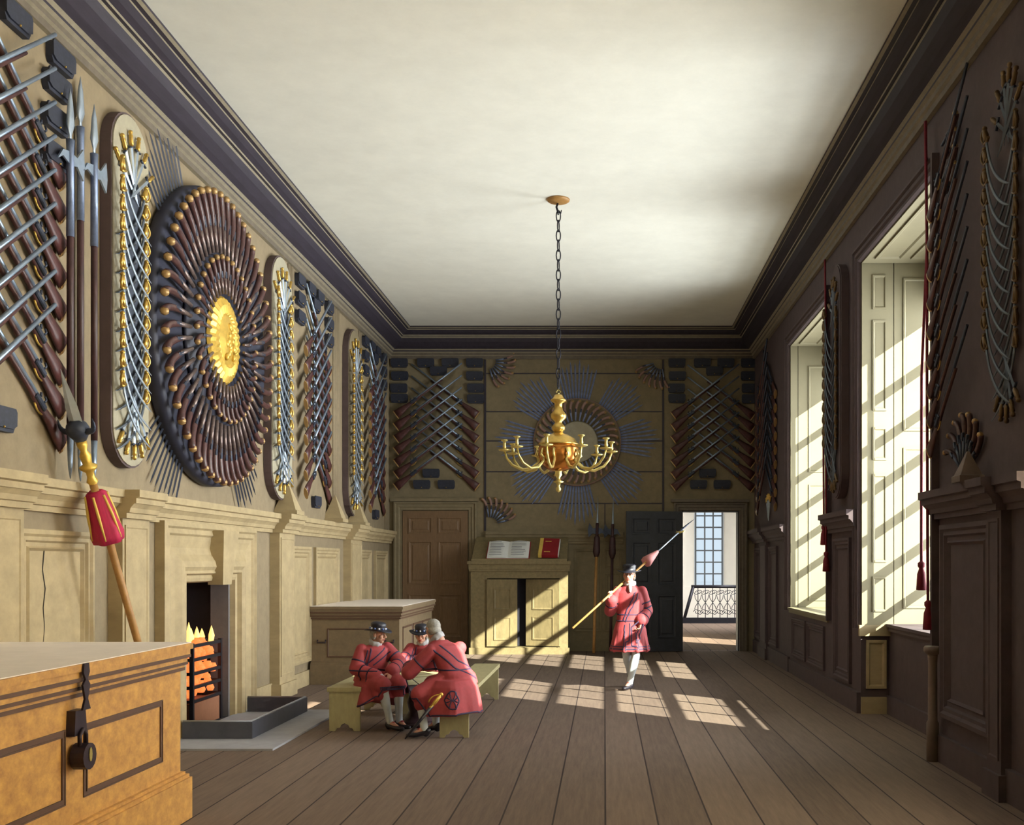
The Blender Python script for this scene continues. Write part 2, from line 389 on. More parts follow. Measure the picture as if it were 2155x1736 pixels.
t=sroot('door_2',FB); door_frame(t,'cornice_mid',DX0,DX1,DZ)
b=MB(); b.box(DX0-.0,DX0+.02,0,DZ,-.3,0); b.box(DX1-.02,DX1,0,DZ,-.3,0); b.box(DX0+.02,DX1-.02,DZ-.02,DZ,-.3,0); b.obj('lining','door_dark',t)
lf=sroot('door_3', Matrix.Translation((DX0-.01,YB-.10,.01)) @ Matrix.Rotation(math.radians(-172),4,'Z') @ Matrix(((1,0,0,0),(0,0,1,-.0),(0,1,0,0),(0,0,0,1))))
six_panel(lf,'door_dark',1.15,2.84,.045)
b=MB(); b.sphere((1.07,1.05,.075),.03,10); b.obj('door_knob','brass',lf)

# ---- lectern desk against the back wall
t=empty('lectern_desk','olive panelled lectern cupboard with one door ajar, books on its slope','desk',(-2.64,YB-.03,0))
DW,DD,DH=1.92,.72,1.84
b=MB(); b.box(0,.06,-DD,0,.0,DH); b.box(DW-.06,DW,-DD,0,0,DH); b.box(.06,DW-.06,-.03,0,0,DH); b.box(.06,DW-.06,-DD,-.03,0,.14); b.box(.06,DW-.06,-DD,-.03,DH-.04,DH); b.obj('carcase','desk_wood',t)
FD=Matrix(((1,0,0,0),(0,0,-1,-DD),(0,1,0,0),(0,0,0,1)))
b=MB(); b.T=FD; b.box(.06,.32,.14,1.5,-.04,.0); b.box(1.76,DW-.06,.14,1.5,-.04,0); b.box(.06,DW-.06,1.5,DH-.05,-.04,.0); b.obj('face_frame','desk_wood',t)
b=MB(); b.T=FD; b.box(-.03,DW+.03,DH-.2,DH-.16,0,.03); b.box(-.04,DW+.04,DH-.16,DH-.06,0,.045); b.box(-.06,DW+.06,DH-.06,DH,0,.075); b.obj('top_moulding','desk_wood',t)
b=MB(); b.T=FD; b.box(-.03,DW+.03,0,.13,0,.03); b.obj('plinth','desk_wood',t)
def cup_door(par, w_, mw):
    d=MB(); d.box(0,w_,0,1.32,0,.035)
    for v0,v1 in ((.12,.58),(.72,1.14)): d.rect(.14,w_-.12,v0,v1,[(0,.035),(0,.046),(.02,.046),(.035,.037)])
    o=d.obj('cupboard_door','desk_wood',par); o.matrix_basis=mw; return o
cup_door(t,.60,FD @ Matrix.Translation((.32,.16,.002)))
cup_door(t,.70,FD @ Matrix.Translation((1.76,.16,.004)) @ Matrix.Rotation(math.radians(-16),4,'Y') @ Matrix.Translation((-.70,0,0)))
b=MB(); b.T=FD; b.box(.33,1.75,.15,1.49,-.3,-.28); b.obj('inner_shadow_board','soot_and_shade',t)  # black sheet painted in for the shade behind the open door
sl=math.atan2(.52,DD)
b=MB(); b.loops([[(x,-DD-.04,DH+.001),(x,-.005,DH+.5),(x,-.005,DH+.001)] for x in (.02,DW-.02)]); b.obj('reading_slope','desk_wood',t)
b=MB(); b.box(.02,DW-.02,-DD-.075,-DD-.045,DH,DH+.045); b.obj('book_ledge','desk_wood',t)
SLP=Matrix.Translation((-2.64,YB-.03-DD-.03,DH+.035)) @ Matrix.Rotation(math.atan2(.5,DD+.03),4,'X')
t=empty('open_book','open book of written pages lying on the lectern slope','book',mw=SLP @ Matrix.Translation((.30,.0,.0)))
b=MB(); b.box(0,.86,.0,.62,.004,.014); b.obj('cover','book_red',t)
for k in (0,1):
    b=MB(); n=8
    b.loops([[(.02+(.41*i/n) if k==0 else .84-(.41*i/n), y, z) for i in range(n+1) for z in ([.016])] + [(.02+(.41*i/n) if k==0 else .84-(.41*i/n), y, .02+.035*math.sin(PI*(.12+.8*i/n))) for i in range(n,-1,-1)] for y in (.01,.6)]); b.obj('page','paper',t)
    b=MB()
    for r in range(9):
        x0=.06+k*.43; L_=random.uniform(.2,.3)
        pts=[(x0+L_*i/6,.55-r*.058,.064-.0*(i)) for i in range(7)]
        b.tube(pts,.006,4,flat=(0,0,1))
    b.obj('handwriting','ink',t)
t=empty('closed_book','closed dark red book with gilt spine lying on the lectern','book',mw=SLP @ Matrix.Translation((1.36,.04,.012)) @ Matrix.Rotation(math.radians(-2),4,'Z'))
b=MB(); b.box(0,.36,0,.6,.003,.075); b.obj('cover','book_red',t)
b=MB(); b.box(-.03,.04,-.002,.602,.002,.08); b.obj('spine','tassel_gold',t)
b=MB(); b.box(.36,.375,.01,.59,.01,.068); b.obj('page_block','paper',t)
for q in (.48,.1): b=MB(); b.box(.08,.2,q,q+.02,.075,.079); b.obj('clasp','tassel_gold',t)

# ---- stair hall beyond the doorway
HY=34.0
b=MB(); b.box(1.0,6.2,YB+.3,HY,-.1,0); struct(b.obj('floor_hall','floor'))
b=MB(); b.box(.9,1.0,YB+.3,HY,0,4.6); struct(b.obj('wall_hall_left','hall_paint'))
b=MB(); b.box(6.2,6.3,YB+.3,HY+.1,0,4.6); struct(b.obj('wall_hall_right','hall_paint'))
hx0,hx1,hz0,hz1=3.04,3.92,1.08,3.9
b=MB(); b.box(1.0,2.62,HY,HY+.2,0,4.6); b.box(4.36,6.2,HY,HY+.2,0,4.6); b.box(2.62,4.36,HY,HY+.2,0,1.0); b.box(2.62,4.36,HY,HY+.2,4.2,4.6)
b.prism([(2.62,HY+.0),(2.62,HY+.5),(3.0,HY+.5)],1.0,4.2); b.prism([(4.36,HY),(4.36,HY+.5),(3.96,HY+.5)],1.0,4.2)
struct(b.obj('wall_hall_back','hall_paint'))
b=MB(); b.box(.9,6.3,YB+.3,HY+.6,4.6,4.7); struct(b.obj('ceiling_hall','hall_paint'))
def sash(name, F, u0,u1,v0,v1, nu, nv, bw=.03, w0=0, mt='muntin', bh=None):
    t=sroot(name,F)
    b=MB(); b.rect(u0-.05,u1+.05,v0-.05,v1+.05,[(0,w0-.04),(0,w0+.04),(.05,w0+.04),(.05,w0-.04),(0,w0-.04)],fill=False); b.obj('window_frame',mt,t)
    b=MB(); b.box(u0,u1,v0,v1,w0-.003,w0+.003); b.obj('pane','glass',t)
    b=MB()
    for i in range(1,nu): x=u0+(u1-u0)*i/nu; b.box(x-bw/2,x+bw/2,v0,v1,w0-.02,w0+.02)
    for j in range(1,nv): y=v0+(v1-v0)*j/nv; b.box(u0,u1,y-(bh or bw)/2,y+(bh or bw)/2,w0-.025,w0+.025)
    b.obj('glazing_bars',mt,t); return t
sash('window_3', Matrix.Translation((0,HY+.5,0)) @ Matrix(((1,0,0,0),(0,0,-1,0),(0,1,0,0),(0,0,0,1))), 3.06,3.90,1.06,4.15,3,8,.045)
b=MB(); b.box(2.9,4.1,HY+.44,HY+.56,.9,1.0); struct(b.obj('trim_5','hall_paint'))
def scrollpts(cx,cz,r,turns,a0,sgn=1,y=0,n=22):
    return [(cx+sgn*r*(1-.8*i/n)*math.cos(a0+turns*2*PI*i/n), y, cz+r*(1-.8*i/n)*math.sin(a0+turns*2*PI*i/n)) for i in range(n+1)]
t=empty('iron_balustrade','black wrought iron scrollwork railing in the stair hall beyond the doorway','balustrade',(0,31,0))
b=MB(); b.tube([(2.6,0,1.10),(4.3,0,1.10)],.045,8); b.obj('handrail','iron',t)
b=MB(); b.box(2.3,4.3,-.05,.05,0,.17); b.obj('bottom_rail','iron',t)
b=MB(); b.tube([(2.35,-.0,.0),(2.66,0,1.1)],.05,6); b.obj('stair_string','iron',t)
for i in range(7):
    x=2.8+i*.22
    b=MB(); b.tube([(x,0,.15),(x,0,1.08)],.013,5)
    for s_ in (-1,1):
        b.tube(scrollpts(x+s_*.045,.93,.075,1.2,0 if s_>0 else PI,1),.011,5); b.tube(scrollpts(x+s_*.05,.34,.08,-1.2,0 if s_>0 else PI),.011,5)
        b.tube([(x,0,.62),(x+s_*.08,0,.74),(x+s_*.1,0,.86)],.01,5); b.tube([(x,0,.62),(x+s_*.08,0,.5),(x+s_*.1,0,.42)],.01,5)
    b.obj('scroll_baluster','iron',t)

# ---- windows in the right wall with panelled reveals
def rev_panel(par, mt, u0,u1,v0,v1, F, name='shutter_panel'):
    b=MB(); b.T=F; b.rect(u0,u1,v0,v1,[(0,0),(0,.012),(.02,.012),(.035,-.001)],fill=False); b.rect(u0+.035,u1-.035,v0+.035,v1-.035,[(0,-.001),(.0,.003)]); b.obj(name,mt,par)
for k in (1,2):
    a,bb=W[k]
    t=sash('window_%d'%k, Matrix(((0,0,-1,XO-.05),(-1,0,0,0),(0,1,0,0),(0,0,0,1))), -bb+.03,-a+.6,SZ+.1,4.86,4,7,.035,mt='shutter_paint',bh=.10)
    inv=t.matrix_basis.inverted()
    # far reveal (faces the camera side), in its own wall frame: u = X, v = Z, w = -Y
    FF=inv @ Matrix(((1,0,0,0),(0,0,-1,bb),(0,1,0,0),(0,0,0,1)))
    xs = .38 if k==1 else .12
    b=MB(); b.T=FF; b.box(XR+.005,XR+xs,SZ,TZ-.015,0,.03); b.obj('jamb_board','shutter_paint',t)
    b=MB(); b.T=FF; b.box(XR+xs+.012,XO-.1,SZ,TZ-.015,0,.022); b.obj('shutter','shutter_paint',t)
    F2=FF @ Matrix.Translation((0,0,.03)); F3=FF @ Matrix.Translation((0,0,.022))
    if k==1:
        for v0,v1 in ((4.83,5.24),(3.62,4.70),(3.03,3.42),(1.81,2.86),(1.22,1.64)): rev_panel(t,'shutter_paint',XR+.13,XR+.30,v0,v1,F2)
        rev_panel(t,'shutter_paint',XR+.50,XO-.16,3.38,5.2,F3); rev_panel(t,'shutter_paint',XR+.50,XO-.16,1.26,3.18,F3)
    else:
        rev_panel(t,'shutter_paint',XR+.30,XO-.16,3.30,5.05,F3); rev_panel(t,'shutter_paint',XR+.30,XO-.16,1.18,3.1,F3)
    b=MB(); b.T=inv; b.box(XO-.10,XO-.0,a-.6,bb-.03,4.92,TZ-.02); b.obj('window_head','shutter_paint',t)  # unseen head added to keep sun off the top of the reveal
    # near reveal lining and soffit
    b=MB(); b.T=inv; b.prism([(XR+.005,a+.0),(XR+.005,a+.02),(XO-.1,a-.585),(XO-.1,a-.605)],SZ,TZ-.02); b.obj('near_jamb','shutter_paint',t)
    b=MB(); b.T=inv; b.prism([(XR+.004,a+.01),(XR+.004,bb-.04),(XO-.1,bb-.04),(XO-.1,a-.58)],TZ-.02,TZ-.001); b.obj('soffit','shutter_paint',t)
    G=inv @ Matrix(((1,0,0,0),(0,1,0,0),(0,0,-1,TZ-.02),(0,0,0,1)))
    for (x0,x1) in ((XR+.1,XR+.42),(XR+.52,XO-.16)):
        b=MB(); b.T=G; b.rect(x0,x1,a+.25,bb-.25,[(0,0),(0,.02),(.03,.02),(.05,.004)]); b.obj('soffit_panel','shutter_paint',t)
    off=.34 if k==1 else 0
    b=MB(); b.T=inv; b.box(XR+off-.05,XO-.1,a-.0,bb-.035,SZ,SZ+.035); b.box(XR+off-.03,XR+off,a,bb-.035,SZ-.05,SZ); b.obj('window_sill','shutter_paint' if k==2 else 'rightpaint_shaded',t)
    if k==1:
        pass
# unseen blinds added to hold back the sun and diffuse fill light
for y0_,y1_,z0_,z1_ in ((4.3,7.3,SZ,3.95),(4.3,5.9,3.95,TZ),(-.9,2.4,SZ,TZ)):
    struct(MB().box(XO-.12,XO-.11,y0_,y1_,z0_,z1_).obj('window_blind','blind'))

# ---- right dado
t=sroot('trim_6',FR)
b=MB(); ledge(b,-9.6,-7.3); ledge(b,-14.1,-12.45,0); ledge(b,-21.15,-17.2); b.obj('ledge','rightpaint_shaded',t)
panel(t,'rightpaint_shaded',-9.35,-8.15,.42,2.14,k=1.1)
pilaster(t,'rightpaint_shaded',-8.1,-7.81,.08)
panel(t,'rightpaint_shaded',-13.75,-12.85,.3,2.12,k=.9)
panel(t,'rightpaint_shaded',-21.0,-20.2,.3,2.1,k=.9); panel(t,'rightpaint_shaded',-19.2,-18.3,.3,2.1,k=.9)
pilaster(t,'rightpaint_shaded',-20.1,-19.3,.06)
panel(t,'rightpaint_shaded',-16.85,-15.75,.3,.92,k=.7); panel(t,'rightpaint_shaded',-15.6,-14.4,.3,.92,k=.7)
b=MB(); b.box(-9.65,-7.3,0,.25,0,.05); b.box(-14.15,-12.41,0,.25,0,.05); b.box(-17.1,-14.18,0,.22,0,.03); b.box(-21.17,-17.14,0,.25,0,.04); b.obj('skirting','rightpaint_shaded',t)
b=MB(); b.box(-12.38,-9.7,0,.22,-.339,-.30); b.obj('skirting','rightpaint_shaded',t)
# face of the pier end below window 1 and its panel
G=FR.inverted() @ Matrix(((1,0,0,0),(0,0,-1,12.4),(0,1,0,0),(0,0,0,1)))
b=MB(); b.T=G; b.box(XR+.0,XR+.34,0,.2,0,.04); b.box(XR-.03,XR+.34,.93,SZ+.02,.0,.05); b.rect(XR+.06,XR+.30,.3,.88,[(0,0),(0,.03),(.03,.03),(.05,.004)]); b.obj('pier_panel','wainscot_sunlit',t)
# window architraves
for k in (1,2):
    a,bb=W[k]; b=MB()
    rr=[[(-bb-.16+d,SZ-.02,h),(-bb-.16+d,TZ+.16-d,h),(-a+.16-d,TZ+.16-d,h),(-a+.16-d,SZ-.02,h)] for d,h in FRM]
    b.loops(rr,False,False,closed=False); b.obj('architrave','rightpaint_shaded',t)
finial(FR,-8.35,.14,'dark pyramid finial on the ledge of the right hand pier',.5,'post')
t=empty('wooden_post','slim brown wooden post with a disc cap beside the near window','post',(2.985,9.42,0))
b=MB(); b.lathe([(.055,0),(.055,.35),(.042,.37),(.04,.9),(.045,.95),(.045,.97)],16); b.obj('shaft','post',t)
b=MB(); b.lathe([(.05,.97),(.07,.985),(.08,1.0),(.08,1.03),(.07,1.045)],20); b.obj('disc_cap','post',t)
# red blind cords with tassels
def cord(label, y, z0, zt, x, dy, drop=.5):
    t=empty('window_cord',label,'cord',(x,y,0))
    b=MB(); b.tube([(0,0,z0),(.01,-.02,z0*.8),(-.01,.02+dy*.5,z0*.6),(0,dy,zt+.5),(0,dy,zt+.25)],.014,6); b.obj('strand','cord_red',t)
    b=MB(); b.tube([(0,-.01,z0),(.0,-.05,z0*.8),(.0,-.05,z0*.6),(.0,-.07,zt+.3),(0,-.08,zt-.1)],.014,6); b.obj('strand','cord_red',t)
    for (yy,zz) in ((dy,zt),(-.08,zt-.36)):
        b=MB(); b.lathe([(.012,.27),(.035,.25),(.035,.22),(.022,.2),(.04,.15),(.05,.0),(.03,-.005)],10,(0,yy,zz)); b.obj('tassel','cord_red',t)
cord('dark red blind cord with tassels hanging beside the nearer window',9.62,5.9,1.55,2.98,.12)
cord('dark red blind cord with tassels hanging beside the farther window',14.0,5.9,2.05,2.98,.07)
# ------------------------------------------------------------------ weapons: one of each kind, then copies
def sub(b, name, mt, par): return b.obj(name, mt, par)
def bez(p0,p1,p2,n):
    return [Vector(p0)*(1-t)**2+Vector(p1)*2*t*(1-t)+Vector(p2)*t*t for t in [i/n for i in range(n+1)]]
def mk_sabre(steel='bright_steel',br='brass'):
    t=empty('sabre','','sabre')
    b=MB(); b.tube(bez((0,0,0),(.12,-.36,0),(.60,-.50,0),10),[.019]*7+[.017,.014,.010,.003],6,flat=(0,0,1)); sub(b,'blade',steel,t)
    b=MB(); b.tube([(0,0,0),(-.02,.05,0),(-.028,.095,.005)],[.02,.026,.018],7); b.sphere((-.03,.108,.005),.022,8); g=sub(b,'grip',br,t)
    b=MB(); b.tube([(-.045,-.012,0),(.01,-.005,0),(.055,.015,0)],.013,6); b.tube(bez((-.045,-.012,.0),(-.12,.035,.03),(-.03,.11,.01),7),.010,6); sub(b,'knuckle_guard',br,t)
    return Kind(t)
def mk_hanger(steel='bright_steel',br='brass'):
    t=empty('short_sword','','sword')
    b=MB(); b.loops([[(-.018,0,.0),(0,0,.012),(.018,0,0),(0,0,-.006)],[(-.015,-.42,0),(0,-.42,.01),(.015,-.42,0),(0,-.42,-.006)],[(-.002,-.55,0),(0,-.55,.002),(.002,-.55,0),(0,-.55,-.002)]]); sub(b,'blade',steel,t)
    b=MB(); b.tube([(-.055,-.01,0),(0,.0,.0),(.055,.012,0)],.012,6); sub(b,'crossguard','dark_steel',t)
    b=MB(); b.lathe([(.012,0),(.022,.04),(.018,.09),(.022,.12),(.012,.13),(.022,.15),(.018,.17),(.002,.178)],8,axis='y'); sub(b,'grip',br,t)
    return Kind(t)
def mk_musket(wood='musket_wood',steel='steel'):
    t=empty('flintlock_musket','','musket')
    # stock: outline from butt to fore-end, laid out along x
    top=[(0,.095),(.12,.085),(.30,.055),(.42,.042),(.50,.03),(.62,.022),(1.18,.012)]
    bot=[(0,-.095),(.14,-.075),(.30,-.045),(.42,-.03),(.50,-.035),(.62,-.02),(1.18,-.016)]
    b=MB(); rings=[]
    for (x,a),(x2,c) in zip(top,bot):
        h=(a-c)/2; m=(a+c)/2; w_=.026 if x<.3 else .02
        rings.append([((x+x2)/2, m+h*math.cos(q*PI/4+PI/8), w_*math.sin(q*PI/4+PI/8)) for q in range(8)])
    b.loops(rings,smooth=True); sub(b,'stock',wood,t)
    b=MB(); b.loops([[(x,.097*math.cos(q*PI/4),.029*math.sin(q*PI/4)) for q in range(8)] for x in (-.014,.006)]); sub(b,'butt_plate','butt',t)
    b=MB(); b.tube([(.42,.028,.008),(1.7,.028,.008)],[.02,.0165],8); sub(b,'barrel',steel,t)
    b=MB(); b.bbox(.38,.54,-.018,.03,.012,.036,.008); b.tube([(.43,.03,.03),(.42,.065,.03),(.45,.075,.03)],.009,5); b.tube([(.49,.03,.03),(.51,.06,.03)],.01,5)
    lk=sub(b,'flintlock','dark_steel',t)
    b=MB(); b.tube(bez((.36,-.03,0),(.42,-.07,0),(.49,-.03,0),6),.008,5); sub(b,'trigger_guard','brass',t)
    return Kind(t)
def mk_pouch():
    t=empty('cartridge_pouch','','pouch')
    b=MB(); b.loops([[(.17*sx*k,.085*sy*q,z) for sx,sy,k,q in ((-1,-1,.86,1),(1,-1,.86,1),(1,-.5,1,1),(1,1,1,.7),(1,1,.9,1),(-1,1,.9,1),(-1,1,1,.7),(-1,-.5,1,1))] for z in (0,.05)]); sub(b,'case','leather',t)
    b=MB(); b.loops([[(.175*sx*k,.09*sy*q+.004,z) for sx,sy,k,q in ((-1,-.7,.7,1),(1,-.7,.7,1),(1,-.4,.98,1),(1,1,1,.7),(1,1,.9,1),(-1,1,.9,1),(-1,1,1,.7),(-1,-.4,.98,1))] for z in (.05,.066)]); sub(b,'flap','leather',t)
    b=MB(); b.sphere((0,-.055,.068),.01,6); sub(b,'stud','brass',t)
    return Kind(t)
def mk_pistol(name, L, wood, R=.02, bend=.13, bar='blue_steel'):
    t=empty(name,'','pistol')          # barrel end at x=0, butt outwards at x=L
    b=MB(); b.tube([(0,0,.02),(L*.5,0,.02)],[R*.62,R*.8],7); sub(b,'barrel',bar,t)
    pts=bez((L*.22,0,.008),(L*.85,.0,.01),(L*.97,bend,.02),8); b=MB(); b.tube(pts,[R*.7,R*.85,R*1,R*1.1,R*1.1,R*1.1,R*1.1,R*1.2,R*1.3],7); sub(b,'stock',wood,t)
    b=MB(); p=pts[-1]; b.sphere(p+Vector((0,.004,.006)),R*1.25,8); sub(b,'butt_cap','butt',t)
    b=MB(); b.bbox(L*.42,L*.6,-R*.5,R*.6,.02,.045,.006); sub(b,'lock','dark_steel',t)
    return Kind(t)
def mk_spike(name='bayonet', L=1, mt='ray_steel', cat='bayonet', w_=.02):
    b=MB(); b.loops([[(0,-w_,.002),(0,0,.018),(0,w_,.002)],[(L*.86,-w_*.9,.002),(L*.86,0,.016),(L*.86,w_*.9,.002)],[(L,-.001,.004),(L,0,.006),(L,.001,.004)]])
    return Kind(tag(b.obj(name,mt),'',cat))
sabre,hanger,musket,pouch=mk_sabre(),mk_hanger(),mk_musket(),mk_pouch()
sabre2=mk_sabre('shade_steel','brass')
dsabre,dhanger,dmusket=mk_sabre('shade_steel','shade_brass'),mk_hanger('shade_steel','shade_brass'),mk_musket('musket_wood','dark_steel')  # darkened copies with the shade of the window wall in their colour
pis_out=mk_pistol('flintlock_pistol',.65,'pistol_wood',.034,.10,'pistol_barrel'); pis_in=mk_pistol('flintlock_pistol',.40,'pistol_wood',.026,.07,'pistol_barrel')
pis_back=mk_pistol('flintlock_pistol',.41,'pistol_light',.028,.08,'ray_steel'); pis_fan=mk_pistol('flintlock_pistol',.40,'pistol_light',.024,.07); pis_dark=mk_pistol('flintlock_pistol',.40,'pistol_wood',.022,.07,'dark_steel')  # the last is darkened for the shaded near pier
spike=mk_spike(); dspike=mk_spike('ramrod',1,'dark_steel','ramrod',.012)

def stadium(u,v0,v1,w_,n=14):
    r=w_/2
    return [(u+r*math.cos(a*PI/n),v1-r+r*math.sin(a*PI/n)) for a in range(n+1)]+[(u+r*math.cos(PI+a*PI/n),v0+r+r*math.sin(PI+a*PI/n)) for a in range(n+1)]
def sword_board(F, u, v0, v1, w_, where, n=12, kinds=None, face='board_face', back='board_back', dv=None, board=True, sides=(-1,1), dim=1):
    W0=.012
    if board:
        t=empty('sword_board','raised round-ended oblong board of crossed sabres, '+where,'trophy board',mw=F@Matrix.Translation((u,0,0)))
        b=MB(); b.prism(stadium(0,v0,v1,w_),.004,.10); b.obj('board','board_side',t)
        b=MB(); a=stadium(0,v0+.02,v1-.02,w_-.04); b.loops([[(x,y,z) for x,y in a] for z in (.1,.112)]); b.obj('board_face',face,t)
        b=MB(); b.prism(stadium(0,v0+.55,v1-.55,w_*.5),.113,.117); b.obj('backing',back,t)
        W0=.12
    span=(v1-v0)-1.32; k=w_/.75
    for i in range(n):
        v=v1-.62-span*i/(n-1)
        for sd in (1,-1) if 1 in sides and -1 in sides else sides:
            left = sd<0
            mw=F@Matrix.Translation((u+(-.33*k if left else .20*k), v+(0 if left else -.07), W0+.02+(.05 if left else 0)))
            if not left: mw=mw@Matrix.Diagonal((-1,1,1,1))
            mw=mw@Matrix.Diagonal((k*.95,1,1,1))
            (kinds[0] if kinds else (sabre if left else sabre2)).get(mw,('curved sabre, hilt at the %s edge of the board '%('left' if left else 'right'))+where,'sabres hung with hilts %s on the board %s'%('left' if left else 'right',where))
    for top in (1,0):
        m=6 if top else 5
        for i in range(m):
            a=(-52+104*i/(m-1)) if top else (-36+72*i/(m-1))
            ra=math.radians(a); R=.56 if top else .50
            cu,cv=(0,v1-.86) if top else (0,v0+.72)
            if top: mw=F@Matrix.Translation((u+cu+math.sin(ra)*R*.56*k,cv+math.cos(ra)*R,W0+.01+.004*i))@Matrix.Rotation(-ra,4,'Z')
            else: mw=F@Matrix.Translation((u+cu+math.sin(ra)*R*.7*k,cv-math.cos(ra)*R,W0+.01+.004*i))@Matrix.Rotation(PI+ra,4,'Z')
            (kinds or (sabre,hanger))[1].get(mw@Matrix.Diagonal((.9,.82,1,1)),'short sword fanned at the %s of the board %s'%('top' if top else 'bottom',where),'swords fanned at the %s of the board %s'%('top' if top else 'bottom',where))
WH=['left of the pistol trophy','right of the pistol trophy','beyond the second left finial','between the two windows','by the right picture edge']
sword_board(FL,9.395,2.66,5.86,.74,WH[0])
sword_board(FL,13.80,2.64,5.88,.88,WH[1])
sword_board(FL,17.85,2.6,5.82,.95,WH[2],face='backpaint',back='wallpaint')
sword_board(FR,-13.28,2.62,5.62,.60,WH[3],face='rightpaint_shaded',kinds=(dsabre,dhanger))
sword_board(FR,-7.83,2.78,5.72,.62,WH[4],board=False,n=11,kinds=(dsabre,dhanger))

def rack(F, uc, v0, n, dv, where, s=1, sides=(1,0), ang=37, kd=None):
    for side in sides:
        for i in range(n):
            mw=at(F, uc+(-.82 if side else .82)*s, v0+i*dv, (.128 if side else .038), ang, s, mir=not side)
            (kd or musket).get(mw,'flintlock musket with butt to the %s, in the rack %s'%('left' if side else 'right',where),'muskets with butts %s on the rack %s'%('left' if side else 'right',where))
def pouches(F, uc, spots, where, s=1):
    for u,v in spots: pouch.get(at(F,uc+u,v,.004,0,s),'black cartridge pouch beside the muskets '+where,'cartridge pouches '+where)
bk=[(-.77,5.885),(-.76,5.62),(-.78,5.37),(-.77,5.16),(.77,5.885),(.77,5.62),(.79,5.37),(.79,5.15),(-.23,5.885),(.27,5.885),(.03,5.72),(-.12,3.63),(-.31,3.40),(.19,3.40)]
lf_=[(-.78,5.84),(-.78,5.58),(-.78,5.32),(.78,5.84),(.78,5.58),(.78,5.32),(-.25,5.86),(.22,5.86),(0,5.68),(.05,2.72)]
rack(FL,7.52,2.76,9,.262,'at the left picture edge'); pouches(FL,7.52,[(.80,5.84),(.74,5.60),(.72,5.32),(.72,5.03),(.16,5.84),(-.05,2.84)],'at the left picture edge')
rack(FL,15.65,2.80,9,.255,'right of the second sword board'); pouches(FL,15.65,lf_,'right of the second sword board')
rack(FL,19.72,2.80,9,.255,'in the far left corner'); pouches(FL,19.72,lf_,'in the far left corner')
rack(FB,-3.42,3.35,7,.245,'above the brown door'); pouches(FB,-3.42,bk,'above the brown door')
rack(FB,2.22,3.33,7,.245,'above the open doorway'); pouches(FB,2.22,[(u*.96,v) for u,v in bk],'above the open doorway')
rack(FR,-19.2,2.80,9,.25,'in the far right corner',kd=dmusket)
rack(FR,-8.72,2.80,9,.265,'on the near window pier',.80,sides=(1,),ang=42,kd=dmusket)

# polearms hanging on the left wall
def polearm(kind, label, F, u, v0, v1, w_, head=.5, cat='halberd'):
    t=empty(kind,label,cat,mw=F@Matrix.Translation((u,0,w_)))
    b=MB(); b.tube([(0,v0+.35,0),(0,v1-.55,0)],.028,8); b.obj('shaft','shaft_red',t)
    b=MB(); b.tube([(0,v0,0),(0,v0+.1,0),(0,v0+.36,0)],[.004,.018,.026],6); b.obj('butt_spike','steel',t)
    b=MB(); b.tube([(0,v1-1.2,0),(0,v1-.5,0),(0,v1-.42,0)],[.032,.03,.034],8); b.obj('socket','blue_steel',t)
    b=MB(); b.tube([(0,v1-.5,0),(0,v1-.38,0),(0,v1-.3,0),(0,v1-.12,0),(0,v1,0)],[.018,.02,.055,.035,.002],6,flat=(0,0,1)); b.obj('spear_point','bright_steel',t)
    if kind=='halberd':
        b=MB(); z0=v1-.62; b.prism([(.02,z0),(.10,z0+.02),(.2,z0-.06),(.22,z0+.06),(.2,z0+.2),(.1,z0+.09),(.02,z0+.1)],-.008,.008); b.obj('axe_blade','steel',t)
        b=MB(); b.prism([(-.02,z0),(-.12,z0+.03),(-.2,z0-.02),(-.12,z0+.08),(-.02,z0+.1)],-.008,.008); b.obj('beak','steel',t)
    return t
polearm('halberd','halberd hanging on the left wall, nearest to the musket butts',FL,8.32,2.48,5.62,.11)
polearm('partisan','tallest of the polearms upright beside the sword board, no axe blade',FL,8.60,2.48,5.84,.05,cat='polearm')
polearm('halberd','halberd hanging on the left wall, touching the nearest sword board',FL,8.71,2.48,5.66,.11)

# round trophy of pistols on the left wall
TU,TV=11.36,4.24
t=empty('pistol_trophy','large round dark trophy board with golden sunburst centre on left wall','trophy',mw=FL@Matrix.Translation((TU,TV,0)))
b=MB(); b.lathe([(.0,.004),(1.57,.004),(1.60,.03),(1.60,.13),(1.56,.16),(1.5,.14),(.0,.14)],72); b.obj('backboard','trophy_dark',t)
b=MB(); b.lathe([(.0,.141),(.90,.141),(.92,.16),(.90,.19),(.0,.195)],56); b.obj('inner_disc','trophy_dark',t)
b=MB(); n=64; prof2=[(0,.30),(.14,.295),(.26,.27),(.275,.262),(.30,.275),(.38,.27),(.45,.235),(.47,.20)]
rings=[]
for r,z in prof2[1:]:
    rings.append([((r*(1+.03*(j%2)*(r>.3)))*math.cos(2*PI*j/n)*.92,(r*(1+.03*(j%2)*(r>.3)))*math.sin(2*PI*j/n),z+(.012*(j%2) if r>.28 else 0)) for j in range(n)])
b.loops(rings[::-1],smooth=False); b.obj('gold_boss','gold',t)
b=MB()
for i in range(18):
    a=random.uniform(0,2*PI); r=random.uniform(.03,.22); b.sphere((r*math.cos(a)*.9,r*math.sin(a),.29),(.03,.045,.025),8)
b.obj('boss_relief','gold',t)
for i in range(54):
    a=360*i/54; mw=FL@Matrix.Translation((TU,TV,.20))@Matrix.Rotation(math.radians(a),4,'Z')@Matrix.Translation((.925,-.05,.012))
    pis_out.get(mw,'pistol in the outer ring of the round trophy, butt outwards','pistols in the outer ring of the trophy')
